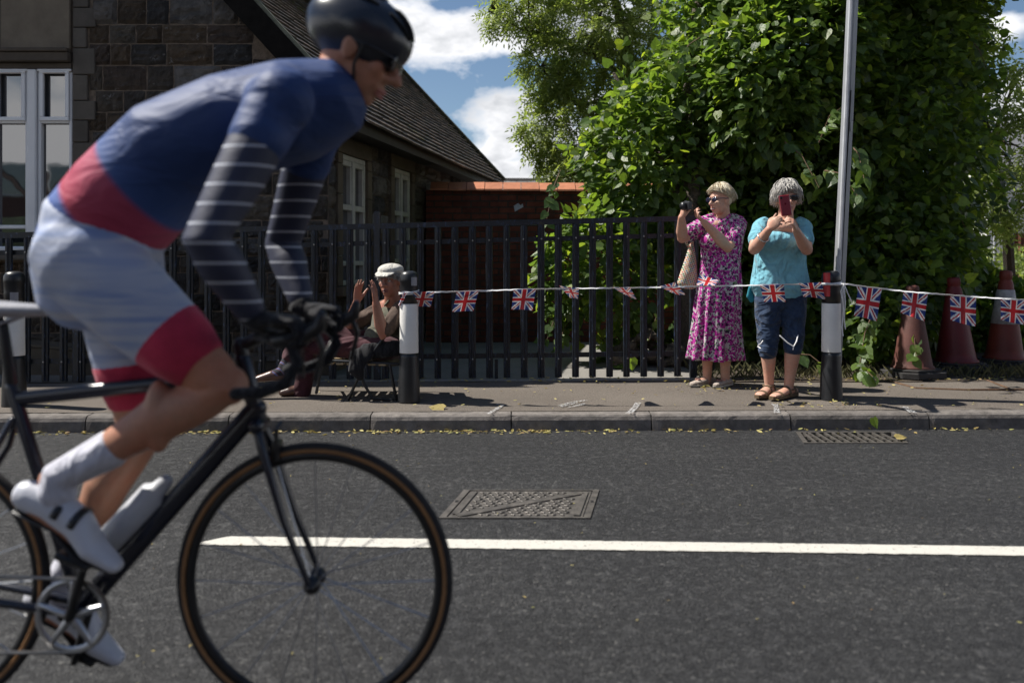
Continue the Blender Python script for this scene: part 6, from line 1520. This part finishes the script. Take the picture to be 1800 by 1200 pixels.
    for S, E_, W, s in arms: k = MB(); k.tube([S+(E_-S)*.18, S+(E_-S)*.6, E_, E_+(W-E_)*.3, E_+(W-E_)*.86], [.064, .056, .050, .050, .034], 22); k.build('sleeve', ms, T, remesh=.006, smoothit=3)
    # bib shorts pale blue-grey with a red gripper band above the knee
    n = NB('pale_shorts'); st = n.noise(5, 2, .5, vec=n.mapping((.6, 1, 6))); c = n.ramp(st, [(.35, (.30, .35, .50)), (.5, (.40, .43, .52)), (.65, (.20, .27, .46))]); mso = n.fin(c, .55, n.bump(n.noise(6, 3, dist=1), .4, .02))
    sh = MB(); sh.tube([hip+V((-.015, 0, -.05)), hip+V((.01, 0, .07)), q_(255, 372)], [(.160, .135), (.168, .142), (.160, .13)], 32, side=(0, 1, 0))
    for hp, kn, ank, heel, ball, fd, fu, s in feet: sh.tube([hp, hp+(kn-hp)*.3, hp+(kn-hp)*.62], [.112, .106, .090], 26)
    sh.build('shorts', mso, T, remesh=.007, smoothit=4)
    mh = cloth('red_band', (.42, .03, .07), .2, 10)
    ws = mat('shoe_white', (.52, .53, .58), .35, .08, 10, .1, spec=.5); wk = cloth('sock_white', (.50, .50, .56), .3, 25)
    for hp, kn, ank, heel, ball, fd, fu, s in feet:
        b = MB(); b.tube([hp+(kn-hp)*.60, hp+(kn-hp)*.72], [.0925, .084], 28); b.build('leg_band', mh, T, smooth=True)
        k = MB(); k.tube([ank+(kn-ank)*.34, ank+(kn-ank)*.18, ank+(kn-ank)*.04, ank+V((.01, 0, -.03))], [.046, .042, .042, .044], 20); k.build('sock', wk, T, remesh=.006, smoothit=2)
        o = MB(); o.tube([heel+fu*.025, heel+fd*.06+fu*.036, heel+fd*.14+fu*.026, ball+fd*.02+fu*.008, ball+fd*.085-fu*.002], [(.033, .036), (.036, .046), (.041, .036), (.047, .026), (.030, .016)], 22, side=(0, 1, 0)); so = o.build('shoe', ws, T, remesh=.006, smoothit=2)
        u = MB(); u.tube([heel-fu*.014, heel+fd*.1-fu*.006, ball-fu*.018, ball+fd*.08-fu*.014], [(.028, .007), (.028, .006), (.040, .006), (.026, .006)], 16, side=(0, 1, 0)); u.build('sole', M_CARB, so, smooth=True)
        for q in (.09, .135): v = MB(); v.tube([heel+fd*q+fu*(.03+.036*math.sin(a))+V((0, .042*math.cos(a), 0)) for a in [math.pi*k/10 for k in range(11)]], [(.009, .0025)]*11, 6, side=fd); v.build('shoe_strap', M_CARB, so, smooth=True)
    # gloved hands closed over the hoods
    gl = cloth('glove_black', (.014, .014, .017), .3, 30)
    for S, E_, W, s in arms:
        g = MB(); hand(g, W, (1, 0, -.05), (0, 0, -1), (0, -s, .2), 1.0, (42, 46, 52, 58), thumb=38, thumbcurl=35); g.tube([W+(E_-W)*.06, W], [.031, .029], 14); g.build('glove', gl, T, remesh=.0045, smoothit=1)
    # helmet with vents
    fr, r, u, M = basis(f, up); h = MB(); h.ell(H+u*.045-fr*.022, (.094, .138, .098), M, 36, 20)
    ho = h.build('helmet', mat('helmet_dark', (.014, .016, .024), .25, .2, 8, .03, spec=.6), T, smooth=True)
    v = MB()
    for k in (-2, -1, 0, 1, 2):
        for a0, a1 in ((25, 62), (78, 112), (122, 150)):
            pts = [H+u*.045-fr*.022+r*math.sin(R(k*23))*.094*math.sin(R(max(a, 15))) *1.0+fr*math.cos(R(a))*.139+u*math.sin(R(a))*math.cos(R(k*23))*.099 for a in np.linspace(a0, a1, 6)]
            v.tube(pts, [(.003, .004), (.007, .005), (.008, .005), (.008, .005), (.007, .005), (.003, .004)], 8, side=r)
    v.build('vents', mat('vent_black', (.003, .003, .003), .9), ho, smooth=True)
    s_ = MB()
    for q in (-1, 1): s_.tube([H+r*q*.080+fr*.02+u*.02, H+r*q*.078+fr*.02-u*.04, H+r*q*.03+fr*.045-u*.118], .004, 6)
    s_.tube([H+r*-.03+fr*.045-u*.118, H+fr*.05-u*.124, H+r*.03+fr*.045-u*.118], .004, 6); s_.build('chin_strap', M_CARB, ho)
    sunglasses(T, H, f, up, 1.0); face_bits(T, H, f, up, eyes=False)
    # white race number pinned to the jersey side
    # (the photograph shows no readable number, so none is added)
cyclist()
